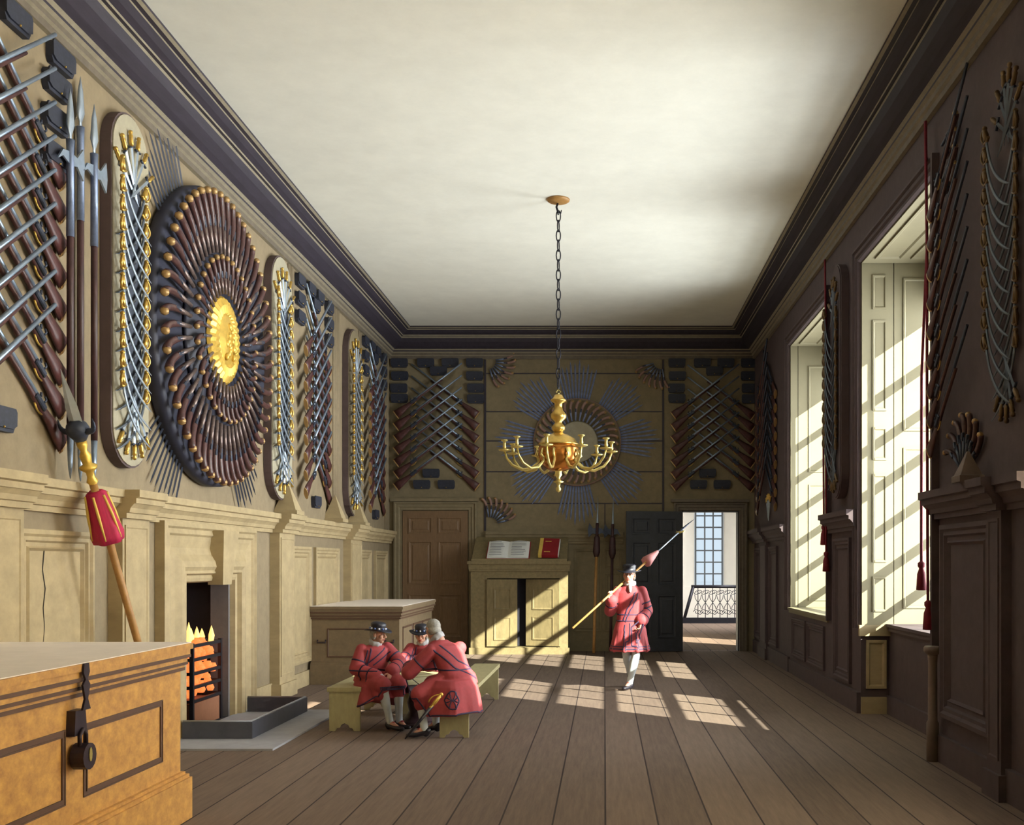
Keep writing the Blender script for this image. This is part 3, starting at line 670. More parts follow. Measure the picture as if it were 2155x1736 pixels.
for i in range(36):
    a=360*i/36; mw=FL@Matrix.Translation((TU,TV,.24))@Matrix.Rotation(math.radians(a),4,'Z')@Matrix.Translation((.495,-.03,.012))
    pis_in.get(mw,'small pistol in the inner ring round the golden boss','pistols in the inner ring of the trophy')
def ray_bundle(F, cu, cv, ang, n, half, r0, r1, where, kd=spike, w_=.03):
    for i in range(n):
        a=math.radians(ang-half+2*half*i/(n-1)); f=1-.10*abs(2*i/(n-1)-1)-.04*(i%2); L=(r1*f-r0)
        mw=F@Matrix.Translation((cu,cv,w_))@Matrix.Rotation(a,4,'Z')@Matrix.Translation((r0,0,0))@Matrix.Diagonal((L,1,1,1))
        kd.get(mw,'slim %s in the ray %s'%('bayonet' if kd is spike else 'ramrod',where),'blades in the ray '+where)
for ang,wh,r1 in ((128,'above left of the round pistol trophy',2.28),(48,'above right of the round pistol trophy',2.15),(-128,'below left of the round pistol trophy',2.25),(-48,'below right of the round pistol trophy',2.28)):
    ray_bundle(FL,TU,TV,ang,11,13,1.58,r1,wh,dspike,.04)

# sunburst on the back wall
SU,SV=-.555,4.27
t=empty('sunburst_trophy','round trophy with pale disc centre on the back wall','trophy',mw=FB@Matrix.Translation((SU,SV,0)))
b=MB(); b.lathe([(0,.006),(.86,.006),(.88,.02),(.88,.058),(.85,.062),(.84,.055),(0,.055)],56); b.obj('backboard','backpaint',t)
b=MB(); b.lathe([(.86,.045),(.885,.06),(.90,.045),(.885,.03),(.86,.045)],64); b.obj('outer_ring','pistol_light',t)
b=MB(); b.lathe([(0,.10),(.36,.10),(.40,.12),(.42,.10),(.40,.03)],48); b.obj('centre_disc','board_face',t)
for i in range(36):
    a=360*i/36; mw=FB@Matrix.Translation((SU,SV,.09))@Matrix.Rotation(math.radians(a),4,'Z')@Matrix.Translation((.43,.03,.0))@Matrix.Diagonal((1,-1,1,1))
    pis_back.get(mw,'pistol in the ring on the back wall sunburst','pistols in the back wall sunburst')
for ang,wh in ((90,'pointing straight up from the back wall disc'),(45,'pointing up right from the back wall disc'),(4,'pointing right from the back wall disc'),(-42,'pointing down right from the back wall disc'),(-90,'pointing straight down from the back wall disc'),(-138,'pointing down left from the back wall disc'),(178,'pointing left from the back wall disc'),(135,'pointing up left from the back wall disc')):
    ray_bundle(FB,SU,SV,ang,10,15,.9,1.72,wh,spike,.012)
for (u,v,a0,wh) in ((-2.38,5.92,-75,'in the upper left corner of the board'),(1.16,5.92,-165,'in the upper right corner of the board'),(-2.34,2.58,15,'low on the back wall above the open book')):
    for i in range(7):
        mw=at(FB,u,v,.02,a0+i*14)@Matrix.Translation((.16,0,0))
        pis_fan.get(mw,'pistol in the shell fan '+wh,'pistols in the fan '+wh)
for i in range(4):
    pis_dark.get(at(FR,-9.30,5.55-i*.16,.02,8+i*3),'pistol above the muskets on the near pier','pistols above the muskets on the near pier')
for i in range(7):
    pis_dark.get(at(FR,-8.75,2.56,.02,25+i*20)@Matrix.Translation((.1,0,0)),'pistol in the fan below the muskets on the near pier','pistols in the fan on the near pier')
for i in range(5):
    hanger.get(at(FR,-19.2,2.55,.03,-28+14*i)@Matrix.Translation((0,.42,0))@Matrix.Diagonal((.8,.7,1,1)),'short sword in the small fan on the ledge in the far right corner','swords fanned in the far right corner')

# halberds leaning on the back wall
def leaning(label, x0, y0, x1, z1, mats):
    d=Vector((x1-x0, (YB-.14)-y0, z1)); L=d.length; q=d.to_track_quat('Z','Y').to_matrix().to_4x4()
    t=empty('halberd',label,'halberd',mw=Matrix.Translation((x0,y0,0))@q)
    b=MB(); b.tube([(0,0,.03),(0,0,L*.62)],.03,8); b.obj('lower_shaft',mats[0],t)
    b=MB(); b.tube([(0,0,L*.62),(0,0,L-.55)],.034,8); b.obj('upper_shaft','shaft_red',t)
    b=MB(); b.tube([(0,0,L-.62),(0,0,L-.5),(0,0,L)],[.03,.022,.003],6); b.obj('spike','bright_steel',t)
    b=MB(); z=L-.78; b.T=Matrix(((1,0,0,0),(0,0,1,0),(0,1,0,0),(0,0,0,1))); b.prism([(.02,z),(.09,z+.02),(.17,z-.06),(.19,z+.1),(.16,z+.24),(.08,z+.12),(.02,z+.14)],-.01,.01); b.prism([(-.02,z),(-.1,z+.03),(-.17,z-.02),(-.1,z+.12),(-.02,z+.14)],-.01,.01); b.obj('axe_head','dark_steel',t)
    b=MB(); b.lathe([(.04,L-1.25),(.075,L-1.15),(.06,L-.85),(.035,L-.8)],10); b.obj('fringe','shaft_red',t)
leaning('halberd with pale lower shaft leaning on the back wall beside the desk',-.21,20.35,-.13,3.14,['shaft_wood'])
leaning('darker halberd leaning on the back wall behind the standing man',.12,20.75,.18,3.14,['shaft_red'])

# big tasselled partisan leaning behind the near chest
p0=Vector((-3.95,9.45,0)); p1=Vector((-4.2,8.0,3.30)); d=p1-p0; L=d.length
t=empty('tasselled_partisan','tall partisan with bright blade and crimson and gold tassel leaning behind the near chest','polearm',mw=Matrix.Translation(p0)@d.to_track_quat('Z','X').to_matrix().to_4x4())
b=MB(); b.tube([(0,0,.02),(0,0,L-.9)],.032,10); b.obj('shaft','shaft_wood',t)
b=MB(); n=18
rings=[]
for z,r in ((0,.05),(-.02,.075),(-.1,.085),(-.25,.10),(-.38,.125),(-.44,.115),(-.445,.04)):
    rings.append([((r*(1+.1*math.sin(j*2*PI*6/n)))*math.cos(2*PI*j/n),(r*(1+.1*math.sin(j*2*PI*6/n)))*math.sin(2*PI*j/n),L-1.0+z) for j in range(n)])
b.loops(rings,smooth=True); ts=b.obj('tassel','tassel_red',t)
for j in range(6):
    a=2*PI*j/6+.3; b=MB(); b.tube([(.082*math.cos(a),.082*math.sin(a),L-1.03),(.108*math.cos(a+.1),.108*math.sin(a+.1),L-1.2),(.128*math.cos(a+.15),.128*math.sin(a+.15),L-1.4)],[.010,.012,.006],5); b.obj('gold_thread','tassel_gold',ts)
b=MB(); b.lathe([(.03,L-1.0),(.024,L-.95),(.045,L-.92),(.03,L-.88),(.03,L-.84),(.065,L-.81),(.07,L-.79),(.035,L-.77),(.045,L-.7),(.024,L-.66),(.04,L-.62),(.04,L-.58)],14); b.obj('gilt_socket','gold',t)
b=MB(); b.lathe([(.04,L-.58),(.075,L-.53),(.09,L-.48),(.075,L-.44),(.04,L-.41)],12); 
for sgn in (-1,1): b.tube(bez((0,sgn*.06,L-.5),(0,sgn*.17,L-.52),(0,sgn*.15,L-.4),6),[.03,.028,.024,.02,.015,.01,.004],7)
b.obj('lugs','dark_steel',t)
b=MB(); b.loops([[(0,-.06,L-.43),(.02,0,L-.43),(0,.06,L-.43),(-.018,0,L-.43)],[(0,-.055,L-.3),(.02,0,L-.3),(0,.055,L-.3),(-.018,0,L-.3)],[(0,-.002,L),(.001,0,L),(0,.002,L),(-.001,0,L)]]); b.obj('blade','polished_steel',t)

# ------------------------------------------------------------------ chests
def chest(label, x0,x1,y0,y1,h, main, line, top, lock=True, slats=False):
    # front faces +X; local frame u=+Y, v=Z, w=+X
    t=empty('oak_chest' if lock else 'store_chest',label,'chest',((x0+x1)/2,(y0+y1)/2,0)); inv=Matrix.Translation(((x0+x1)/2,(y0+y1)/2,0)).inverted()
    b=MB(); b.T=inv; b.box(x0,x1,y0,y1,.0,h-.1); b.obj('body',main,t)
    b=MB(); b.T=inv
    for i,(e,z0,z1) in enumerate(((.02,h-.19,h-.15),(.035,h-.15,h-.10),(.05,h-.095,h-.045),(.065,h-.045,h-.004))):
        b.box(x0,x1+e,y0-e,y1+e,z0,z1)
    b.obj('lid',main,t)
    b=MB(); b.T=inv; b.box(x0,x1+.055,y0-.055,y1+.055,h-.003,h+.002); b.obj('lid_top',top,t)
    b=MB(); b.T=inv
    for e,z0,z1 in ((.024,h-.19,h-.172),(.039,h-.150,h-.134),(.054,h-.10,h-.082)): b.box(x0,x1+e,y0-e,y1+e,z0-.004,z1)
    b.obj('lid_bead',line,t)
    b=MB(); b.T=inv; b.box(x0,x1+.06,y0-.06,y1+.06,0,.29); b.obj('plinth',main,t)
    b=MB(); b.T=inv; b.box(x0,x1+.045,y0-.045,y1+.045,.29,.315); b.box(x0,x1+.025,y0-.025,y1+.025,.315,.335); b.obj('plinth_moulding',main,t)
    F=inv@Matrix(((0,0,1,x1),(1,0,0,0),(0,1,0,0),(0,0,0,1))); m=(y0+y1)/2
    if slats:
        for i in range(3):
            a=y0+.25+i*(y1-y0-.35)/3; b=MB(); b.T=F; b.rect(a,a+.78,.42,h-.32,[(0,.0),(0,.012),(.015,.012),(.03,.0)],fill=False); b.obj('panel_bead',line,t)
    else:
        for a,c in ((m+.12,y1-.30),(y0+.3,m-.08)):
            b=MB(); b.T=F; b.rect(a,c,.46,h-.36,[(0,.0),(0,.007),(.008,.007),(.008,.003),(.03,.003),(.03,.009),(.04,.009),(.04,.0)],fill=False); b.obj('panel_bead',line,t)
    G=inv@Matrix(((1,0,0,0),(0,0,-1,y0),(0,1,0,0),(0,0,0,1)))
    b=MB(); b.T=G; b.rect(x0+.24,x1-.28,.40,h-.33,[(0,.0),(0,.01),(.012,.01),(.02,.0)],fill=False); b.obj('panel_bead',line,t)
    if not lock:
        for xx in (x0+.1,x1-.2):
            b=MB(); b.T=G; b.tube([(xx,h-.5,.02),(xx,h-.54,.04),(xx+.12,h-.54,.04),(xx+.12,h-.5,.02)],.012,6); b.obj('handle','lock_iron',t)
    if lock:
        b=MB(); b.T=F; b.prism([(m-.02,h+.0),(m+.03,h+.0),(m+.04,h-.05),(m+.015,h-.09),(m+.045,h-.12),(m+.02,h-.2),(m+.05,h-.26),(m-.04,h-.26),(m-.01,h-.2),(m-.035,h-.12),(m-.005,h-.09),(m-.03,h-.05)],.068,.08); b.obj('hasp','lock_iron',t)
        b=MB(); b.T=F; b.prism([(m-.06,h-.26),(m+.05,h-.26),(m+.07,h-.40),(m-.07,h-.40)],.0,.05); pl=b.obj('lock_plate','lock_iron',t)
        p=empty('padlock','dark iron padlock hanging from the hasp of the near chest','padlock',mw=inv.inverted()@F@Matrix.Translation((m+.0,h-.40,.0)))
        b=MB(); b.tube([(-.035,-.06,.06),(-.035,.0,.06),(0,.03,.06),(.035,0,.06),(.035,-.06,.06)],.012,7); b.obj('shackle','lock_iron',p)
        b=MB(); b.prism([(.075*math.cos(a*PI/8),-.12+.075*math.sin(a*PI/8)) for a in range(16)],.022,.10); b.obj('case','lock_iron',p)
        b=MB(); b.prism([(.016*math.cos(a*PI/5),-.11+.04*math.sin(a*PI/5)) for a in range(10)],.101,.106); b.obj('keyhole_cover','pale_brass',p)
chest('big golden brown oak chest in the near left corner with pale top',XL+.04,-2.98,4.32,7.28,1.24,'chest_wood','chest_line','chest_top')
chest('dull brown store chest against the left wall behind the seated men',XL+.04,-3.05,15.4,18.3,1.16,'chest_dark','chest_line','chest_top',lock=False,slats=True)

# ------------------------------------------------------------------ chandelier
CX,CY=-.60,13.5
t=empty('chandelier','brass chandelier with globe and curling candle arms hanging on a black chain','chandelier',(CX,CY,0))
b=MB(); b.lathe([(.0,2.72),(.03,2.74),(.035,2.77),(.018,2.80),(.03,2.84),(.075,2.86),(.03,2.88),(.022,2.91),(.05,2.95),(.04,2.99),(.07,3.02),(.09,3.06)],24); b.obj('drop_finial','pale_brass',t)
b=MB(); b.lathe([(.08,3.0),(.16,3.03),(.235,3.11),(.265,3.21),(.265,3.29),(.25,3.34)],32); b.obj('globe_bowl','copper',t)
b=MB(); b.lathe([(.25,3.335),(.272,3.345),(.25,3.36),(.215,3.42),(.13,3.47),(.07,3.49),(.05,3.52)],32); b.obj('globe_cap','brass',t)
b=MB(); b.lathe([(.05,3.50),(.085,3.54),(.09,3.575),(.05,3.62),(.045,3.64),(.10,3.69),(.105,3.735),(.06,3.79),(.05,3.83),(.05,3.88),(.10,3.91),(.105,3.925),(.07,3.95),(.05,3.99),(.02,4.0)],24); b.obj('stem','brass',t)
b=MB(); b.tube([(0,0,4.0),(.03,0,4.03),(0,0,4.06),(-.03,0,4.03)],.008,6,closed=True); b.obj('ring','pale_brass',t)
for i in range(10):
    a=2*PI*i/10+.15; R4=Matrix.Rotation(a,4,'Z'); r=.70
    b=MB(); b.T=R4; b.tube([(.20,0,3.12),(.30,0,3.20),(.27,0,3.27),(.24,0,3.24),(.25,0,3.12),(.35,0,3.03),(.47,0,3.01),(.60,0,3.07),(.67,0,3.16),(r,0,3.25)],[.014,.016,.016,.014,.018,.02,.02,.018,.015,.014],7); arm=b.obj('arm','pale_brass',t)
    b=MB(); b.T=R4; b.lathe([(.01,3.24),(.075,3.255),(.085,3.27),(.03,3.265),(.015,3.275)],14,(r,0,0)); b.obj('drip_pan','pale_brass',arm)
    b=MB(); b.T=R4; b.lathe([(.014,3.27),(.024,3.30),(.018,3.33),(.02,3.37),(.045,3.385),(.045,3.395),(.01,3.397)],12,(r,0,0)); b.obj('candle_socket','pale_brass',arm)
b=MB(); z=4.07; k=0
while z<6.36:
    h=.075; ax=(1,0) if k%2 else (.35,.94)
    pts=[(ax[0]*.028*math.cos(a*PI/6),ax[1]*.028*math.cos(a*PI/6),z+h+h*math.sin(a*PI/6)) for a in range(12)]
    b.tube(pts,.0085,5,closed=True); z+=.128; k+=1
b.obj('chain','iron',t)
b=MB(); b.tube([(0,0,6.34),(-.01,0,6.37),(.03,0,6.36),(.04,0,6.40)],[.012,.013,.012,.006],6); b.tube([(0,0,6.36),(-.025,0,6.44),(0,0,6.51)],.014,6); b.obj('hook','iron',t)
b=MB(); b.lathe([(.0,6.485),(.05,6.49),(.12,6.505),(.145,6.52),(.15,6.538),(0,6.538)],28,(CX,CY,0)); tag(b.obj('ceiling_rose','shaft_wood'),'small brown ceiling rose that carries the chandelier chain','ceiling rose')
# ------------------------------------------------------------------ benches and table
def bench(label, x0,x1,y0,y1,h=.47, group=None):
    t=empty('plain_bench',label,'bench',((x0+x1)/2,(y0+y1)/2,0)); W_=(x1-x0)/2; L_=(y1-y0)/2
    b=MB(); b.box(-W_-.015,W_+.015,-L_-.03,L_+.03,h-.045,h); b.obj('seat_plank','bench_wood',t)
    for yy in (-L_,L_-.04):
        b=MB(); b.T=Matrix(((1,0,0,0),(0,0,1,yy),(0,1,0,0),(0,0,0,1)))
        arch=[(.10,0),(.085,.03),(.055,.035),(.04,.065),(0,.085),(-.04,.065),(-.055,.035),(-.085,.03),(-.10,0)]
        b.prism([(-W_,0),(-W_,h-.046),(W_,h-.046),(W_,0)]+arch,0,.04); b.obj('leg_board','bench_wood',t)
    b=MB(); b.box(-.015,.015,-L_+.04,L_-.04,h-.16,h-.046); b.obj('rail','bench_wood',t)
bench('cream wooden bench under the hatted man on the left',-2.95,-2.62,11.1,12.75)
bench('long cream wooden bench running under the bareheaded man on the right',-1.70,-1.40,10.68,13.7)
bench('short bench behind the table, mostly hidden by the middle man',-2.45,-1.95,12.35,12.68,.42)
TCX,TCY,TH=-2.07,11.55,.56
t=empty('card_table','small pale square table on a dark base between the seated men','table',(TCX,TCY,0)); t.rotation_euler=(0,0,math.radians(38))
b=MB(); b.box(-.28,.28,-.27,.27,TH-.04,TH); b.box(-.295,.295,-.285,.285,TH-.075,TH-.041); b.obj('table_top','table_wood',t)
b=MB(); b.box(-.24,.24,-.23,.23,TH-.17,TH-.077); b.obj('apron','table_base',t)
b=MB(); b.lathe([(.24,0),(.26,.03),(.22,.06),(.14,.10),(.11,.16),(.13,.26),(.10,.34),(.14,.39)],20); b.obj('pedestal','table_base',t)
b=MB(); b.box(-.30,.30,-.05,.05,0,.06); b.box(-.05,.05,-.30,.30,0,.06); b.obj('cross_foot','table_base',t)
t=empty('game_board','thin flat board lying on the small table','board',(TCX-.06,TCY-.08,TH+.001)); t.rotation_euler=(0,0,math.radians(38))
b=MB(); b.box(-.2,.2,-.16,.16,0,.012); b.obj('board_panel','table_wood',t)
b=MB(); b.rect(-.17,.17,-.13,.13,[(0,.012),(0,.014),(.008,.014),(.008,.012)],fill=False); b.obj('inlay','desk_wood',t)

# ------------------------------------------------------------------ people
def V(*a): return Vector(a)
class Blob(MB):
    def cap(s,p0,p1,r0,r1,flat=1,side=None,n=14):
        p0,p1=Vector(p0),Vector(p1); d=(p1-p0); L=d.length; d.normalize() if L>1e-6 else None
        if L<1e-6: d=V(0,0,1)
        a=Vector(side) if side is not None else (V(1,0,0) if abs(d.x)<.8 else V(0,1,0)); a=(a-d*a.dot(d)).normalized(); b=d.cross(a)
        rings=[]
        for k in range(5):
            t=-PI/2+k*PI/8; rings.append((p0+d*(r0*math.sin(t)),max(r0*math.cos(t),.0004)))
        for k in range(5):
            t=k*PI/8; rings.append((p1+d*(r1*math.sin(t)),max(r1*math.cos(t),.0004)))
        s.loops([[c+a*math.cos(2*PI*j/n)*r+b*math.sin(2*PI*j/n)*r*flat for j in range(n)] for c,r in rings],smooth=True); return s
    def chain(s,pts,rs,**k):
        for i in range(len(pts)-1): s.cap(pts[i],pts[i+1],rs[i],rs[i+1],**k)
        return s
    def ell(s,c,r,rot=None,n=16):
        T0=s.T; m=Matrix.Translation(Vector(c)); 
        if rot is not None: m=m@rot
        s.T=(T0@m) if T0 is not None else m; s.sphere((0,0,0),r,n); s.T=T0; return s
    def blob(s,name,mt,par,voxel=.008,smooth=6):
        me=s.mesh(name,mt); o=bpy.data.objects.new(name,me); C.objects.link(o)
        r=o.modifiers.new('r','REMESH'); r.mode='VOXEL'; r.voxel_size=voxel; r.use_smooth_shade=True
        if smooth: q=o.modifiers.new('s','SMOOTH'); q.iterations=smooth; q.factor=.5
        dg=bpy.context.evaluated_depsgraph_get(); dg.update()
        nm=bpy.data.meshes.new_from_object(o.evaluated_get(dg)); o.modifiers.clear(); o.data=nm
        nm.materials.clear(); nm.materials.append(M[mt])
        for p in nm.polygons: p.use_smooth=True
        if par is not None: o.parent=par
        return o
def bvh_of(o):
    me=o.data; return BVHTree.FromPolygons([v.co for v in me.vertices],[tuple(p.vertices) for p in me.polygons])
def stripe(par, bv, pts, r=.009, mt='coat_trim', name='trim', closed=False, n=48, ray=None, cen=None):
    pts=[Vector(p) for p in pts]; seg=pts+([pts[0]] if closed else []); out=[]
    L=[0]
    for i in range(len(seg)-1): L.append(L[-1]+(seg[i+1]-seg[i]).length)
    for k in range(n+(0 if closed else 1)):
        d=L[-1]*k/n; i=0
        while i<len(L)-2 and L[i+1]<d: i+=1
        p=seg[i].lerp(seg[i+1],(d-L[i])/max(L[i+1]-L[i],1e-6))
        if cen is not None:
            cc=Vector(cen); cc=Vector((cc.x,cc.y,p.z)) if ray=='z' else cc
            c,nn,_,_=bv.ray_cast(p,(cc-p).normalized())
        elif ray: c,nn,_,_=bv.ray_cast(Vector((p.x,-ray,p.z)),Vector((0,ray,0)))
        else: c,nn,_,_=bv.find_nearest(p)
        if c is not None: out.append((c,nn.normalized()))
    if len(out)<4: return
    m=len(out); rings=[]
    for k,(c,nn) in enumerate(out):
        t=(out[(k+1)%m][0]-out[k-1][0]) if closed else (out[min(k+1,m-1)][0]-out[max(k-1,0)][0])
        s_=t.cross(nn); s_=s_.normalized()*r if s_.length>1e-6 else Vector((r,0,0))
        rings.append([c+s_-nn*.002,c+s_*.8+nn*.0035,c-s_*.8+nn*.0035,c-s_-nn*.002])
    if closed: rings.append(rings[0])
    b=MB(); b.loops(rings,not closed,not closed,smooth=True); return b.obj(name,mt,par)
def ring(c, rx, ry, tilt=0, n=16): return [(c[0]+rx*math.cos(2*PI*i/n), c[1]+ry*math.sin(2*PI*i/n), c[2]+tilt*math.cos(2*PI*i/n)) for i in range(n)]
def hand(b, W, D, Nn, sgn, curl=.5, L=.19):
    # W wrist, D pointing direction, Nn palm normal (the side fingers curl to), sgn: side of the thumb
    D=Vector(D).normalized(); Nn=Vector(Nn); Nn=(Nn-D*Nn.dot(D)).normalized(); S=D.cross(Nn)*sgn; W=Vector(W)
    b.cap(W-D*.03,W+D*.02,.026,.027,flat=.75,side=S)
    b.cap(W+D*.02,W+D*.075,.036,.041,flat=.42,side=S)
    for i,(o_,ln) in enumerate(((.031,.072),(.0105,.082),(-.0105,.076),(-.031,.058))):
        p=W+D*.088+S*o_; a=0; pts=[p]; 
        for k,f in enumerate((.45,.32,.23)):
            a+=curl*(.75 if k==0 else 1.0)+i*.04
            p=p+(D*math.cos(a)+Nn*math.sin(a)+S*o_*.6)*ln*f; pts.append(p)
        b.chain([W+D*.05+S*o_*.8]+pts,[.0095,.0095,.009,.008,.007],n=8)
    q=W+D*.03+S*.032; b.chain([q,q+(D*.55+S*.75+Nn*.2).normalized()*.034,q+(D*.75+S*.75+Nn*.45).normalized()*.058,q+(D*.95+S*.45+Nn*.8).normalized()*.078],[.013,.0115,.010,.008],n=8)
def head(b, Hm):
    T0=b.T; b.T=Hm
    b.ell((0,.012,.03),(.076,.096,.088)); b.ell((0,-.028,-.045),(.058,.062,.062)); b.cap((0,-.062,-.088),(0,-.066,-.085),.024,.022)
    b.cap((0,-.086,.02),(0,-.108,-.022),.010,.016); b.cap((-.012,-.096,-.028),(.012,-.096,-.028),.010,.010)
    b.cap((-.045,-.07,.036),(.045,-.07,.036),.014,.014)
    for s_ in (-1,1): b.ell((s_*.036,-.058,-.02),(.026,.026,.026)); b.ell((s_*.080,.012,-.005),(.011,.020,.031)); b.ell((s_*.03,-.074,.008),(.017,.014,.010))
    b.cap((-.018,-.088,-.056),(.018,-.088,-.056),.009,.009)
    b.T=T0
def face_bits(par, Hm):
    for s_ in (-1,1):
        e=Blob(); e.T=Hm; e.ell((s_*.031,-.083,.009),(.013,.008,.006),n=10); o=e.obj('eye','linen',par)
        e=Blob(); e.T=Hm; e.ell((s_*.031,-.0895,.009),(.006,.004,.006),n=8); e.obj('pupil','eye',o)
        e=Blob(); e.T=Hm; e.tube([(s_*.014,-.088,.031),(s_*.032,-.088,.037),(s_*.05,-.078,.031)],.0042,5); e.obj('eyebrow','hair_dark',par)
    e=Blob(); e.T=Hm; e.tube([(-.022,-.093,-.055),(0,-.1,-.052),(.022,-.093,-.055)],[.003,.0065,.003],6); e.tube([(-.018,-.092,-.061),(0,-.098,-.063),(.018,-.092,-.061)],[.003,.006,.003],6); e.obj('mouth','lip',par)
def hat(par, Hm, band, brim=.17, crown=.085, tilt=0):
    t_=bpy.data.objects.new('hat',None)
    Q=Hm@Matrix.Translation((0,.005,.055))@Matrix.Rotation(math.radians(tilt),4,'X')
    b=MB(); n=28; rings=[]
    for r,z in ((.078,0),(brim*.8,-.012),(brim,-.004),(brim+.003,.004),(brim*.8,.0),(crown+.004,.010),(crown+.008,.05),(crown+.012,.085),(crown-.01,.105),(.04,.112),(.002,.113)):
        w_=(r/brim)**3*.016 if r>crown+.01 and z<.02 else 0
        rings.append([(r*math.cos(2*PI*j/n),r*1.05*math.sin(2*PI*j/n),z+w_*math.cos(4*PI*j/n)) for j in range(n)])
    b.T=Q; b.loops(rings,smooth=True); h=b.obj('hat','hat',par)
    if band:
        for j in range(12):
            a=2*PI*j/12; b=Blob(); b.T=Q; b.ell(((crown+.018)*math.cos(a),(crown+.018)*math.sin(a),.026),(.014,.014,.013),n=8)
            b.obj('ribbon_bow',['ribbon_blue','ribbon_white','coat_red'][j%3] if band>1 else 'ribbon_white' if j%2 else 'ribbon_blue',h)
    return h
def person(label, loc, rz, s, J, hd, coat, hatb=None, bald=False, hands=None, trims=None, collar=True, voxel=.006):
    t=empty('person',label,'person',loc); t.rotation_euler=(0,0,math.radians(rz)); t.scale=(s,s,s)
    Hm=Matrix.Translation(J['head'])@Euler([math.radians(a) for a in hd],'XYZ').to_matrix().to_4x4()
    nk=Vector(J['neck'])
    b=Blob(); head(b,Hm); hb=Hm@Vector((0,.02,-.06)); b.chain([hb,nk],[.052,.06])
    b.chain([nk,J['chest'],J['pelvis']],[.055,.10,.11],flat=.8)
    b.cap(V(*J['shL']).lerp(V(*J['shR']),.1)-V(0,0,.02),V(*J['shR']).lerp(V(*J['shL']),.1)-V(0,0,.02),.045,.045)
    for k in 'LR':
        b.chain([V(*J['sh'+k])-V(0,0,.01),J['el'+k],J['wr'+k]],[.046,.040,.028])
        b.chain([J['hip'+k],J['kn'+k],J['an'+k]],[.088,.058,.038]); b.cap(J['an'+k],J['to'+k],.036,.03)
        kn,an=Vector(J['kn'+k]),Vector(J['an'+k]); 
        D,Nn,sg,cu=hands[k]; hand(b,J['wr'+k],D,Nn,sg,cu)
    b.blob('body','skin',t,voxel=.0048,smooth=3)
    face_bits(t,Hm)
    # hair
    b=Blob(); b.T=Hm
    if bald:
        b.ell((0,.030,-.018),(.084,.082,.066)); b.ell((0,.02,.035),(.083,.098,.088)); 
        b.blob('hair','hair_grey',t,.006,3)
    else:
        b.ell((0,.045,.0),(.080,.068,.075)); b.ell((.0,.03,.03),(.083,.085,.07)); b.ell((.068,.03,-.03),(.018,.035,.04)); b.ell((-.068,.03,-.03),(.018,.035,.04)); b.blob('hair',bald if bald else 'hair_grey',t,.006,3)
    if hatb is not None: hat(t,Hm,hatb)
    # linen collar
    b=MB(); d=(nk-hb).normalized(); c=nk.lerp(hb,.45)
    b.T=Matrix.Translation(c)@(-d).to_track_quat('Z','Y').to_matrix().to_4x4(); 
    rings=[]; n=24
    for r,z in ((.060,-.04),(.080,-.035),(.086,-.005),(.084,.02),(.068,.035),(.058,.03)): rings.append([((r+.006*math.cos(j*PI/1.5))*math.cos(2*PI*j/n),(r+.006*math.cos(j*PI/1.5))*math.sin(2*PI*j/n),z) for j in range(n)])
    b.loops(rings,smooth=True); b.obj('collar','linen',t)
    # legs: stockings, breeches, shoes
    for k in 'LR':
        h,kn,an,to=[Vector(J[q+k]) for q in ('hip','kn','an','to')]
        b=Blob(); mid=kn.lerp(an,.32)+V(0,.012,0); b.chain([kn.lerp(h,.3),kn,mid,kn.lerp(an,.7),an],[.06,.062,.066,.048,.046]); b.blob('stocking','stocking',t,.009,3)
        b=Blob(); b.chain([h,kn.lerp(h,.25)],[.10,.085]); b.blob('breeches_leg','breeches',t,.012,3)
        f=(to-an); f.z=0; f=f.normalized() if f.length>.01 else V(0,-1,0)
        b=Blob(); b.cap(an+V(0,0,-.03)-f*.03,an+V(0,0,-.055)-f*.02,.047,.042); b.chain([an+V(0,0,-.045),to+f*.0,to+f*.06],[.048,.043,.034],flat=.75,side=V(0,0,1).cross(f)); sh=b.blob('shoe','shoe',t,.007,3)
        b=Blob(); b.ell(an+f*.055+V(0,0,-.005),(.024,.02,.014)); b.obj('buckle','coat_red',sh)
    # coat
    b=Blob(); coat(b,J); co=b.blob('coat','coat_red',t,.010,5)
    bv=bvh_of(co)
    for tr in trims:
        pts,cl=tr[0],tr[1]; stripe(t,bv,pts,tr[2] if len(tr)>2 else .0095,closed=cl,ray=tr[3] if len(tr)>3 else None,cen=tr[4] if len(tr)>4 else None)
    return t,co,Hm,bv
def sleeve(b,J,k,r=(.085,.078,.066),cuff=.075):
    sh,el,wr=[Vector(J[q+k]) for q in ('sh','el','wr')]; b.chain([sh,el],[r[0],r[1]]); w=el.lerp(wr,.86); b.chain([el,w],[r[1],r[2]]); b.cap(el.lerp(wr,.66),w,cuff,cuff)
def arm_rings(J,k,ts):
    out=[]
    for seg,t_,r in ts:
        a,c=(('sh','el') if seg==0 else ('el','wr')); a,c=Vector(J[a+k]),Vector(J[c+k]); p=a.lerp(c,t_); d=(c-a).normalized(); u=d.orthogonal().normalized(); v=d.cross(u)
        out.append(([p+u*r*math.cos(q*PI/6)+v*r*math.sin(q*PI/6) for q in range(12)],True,.011,None,p))
    return out

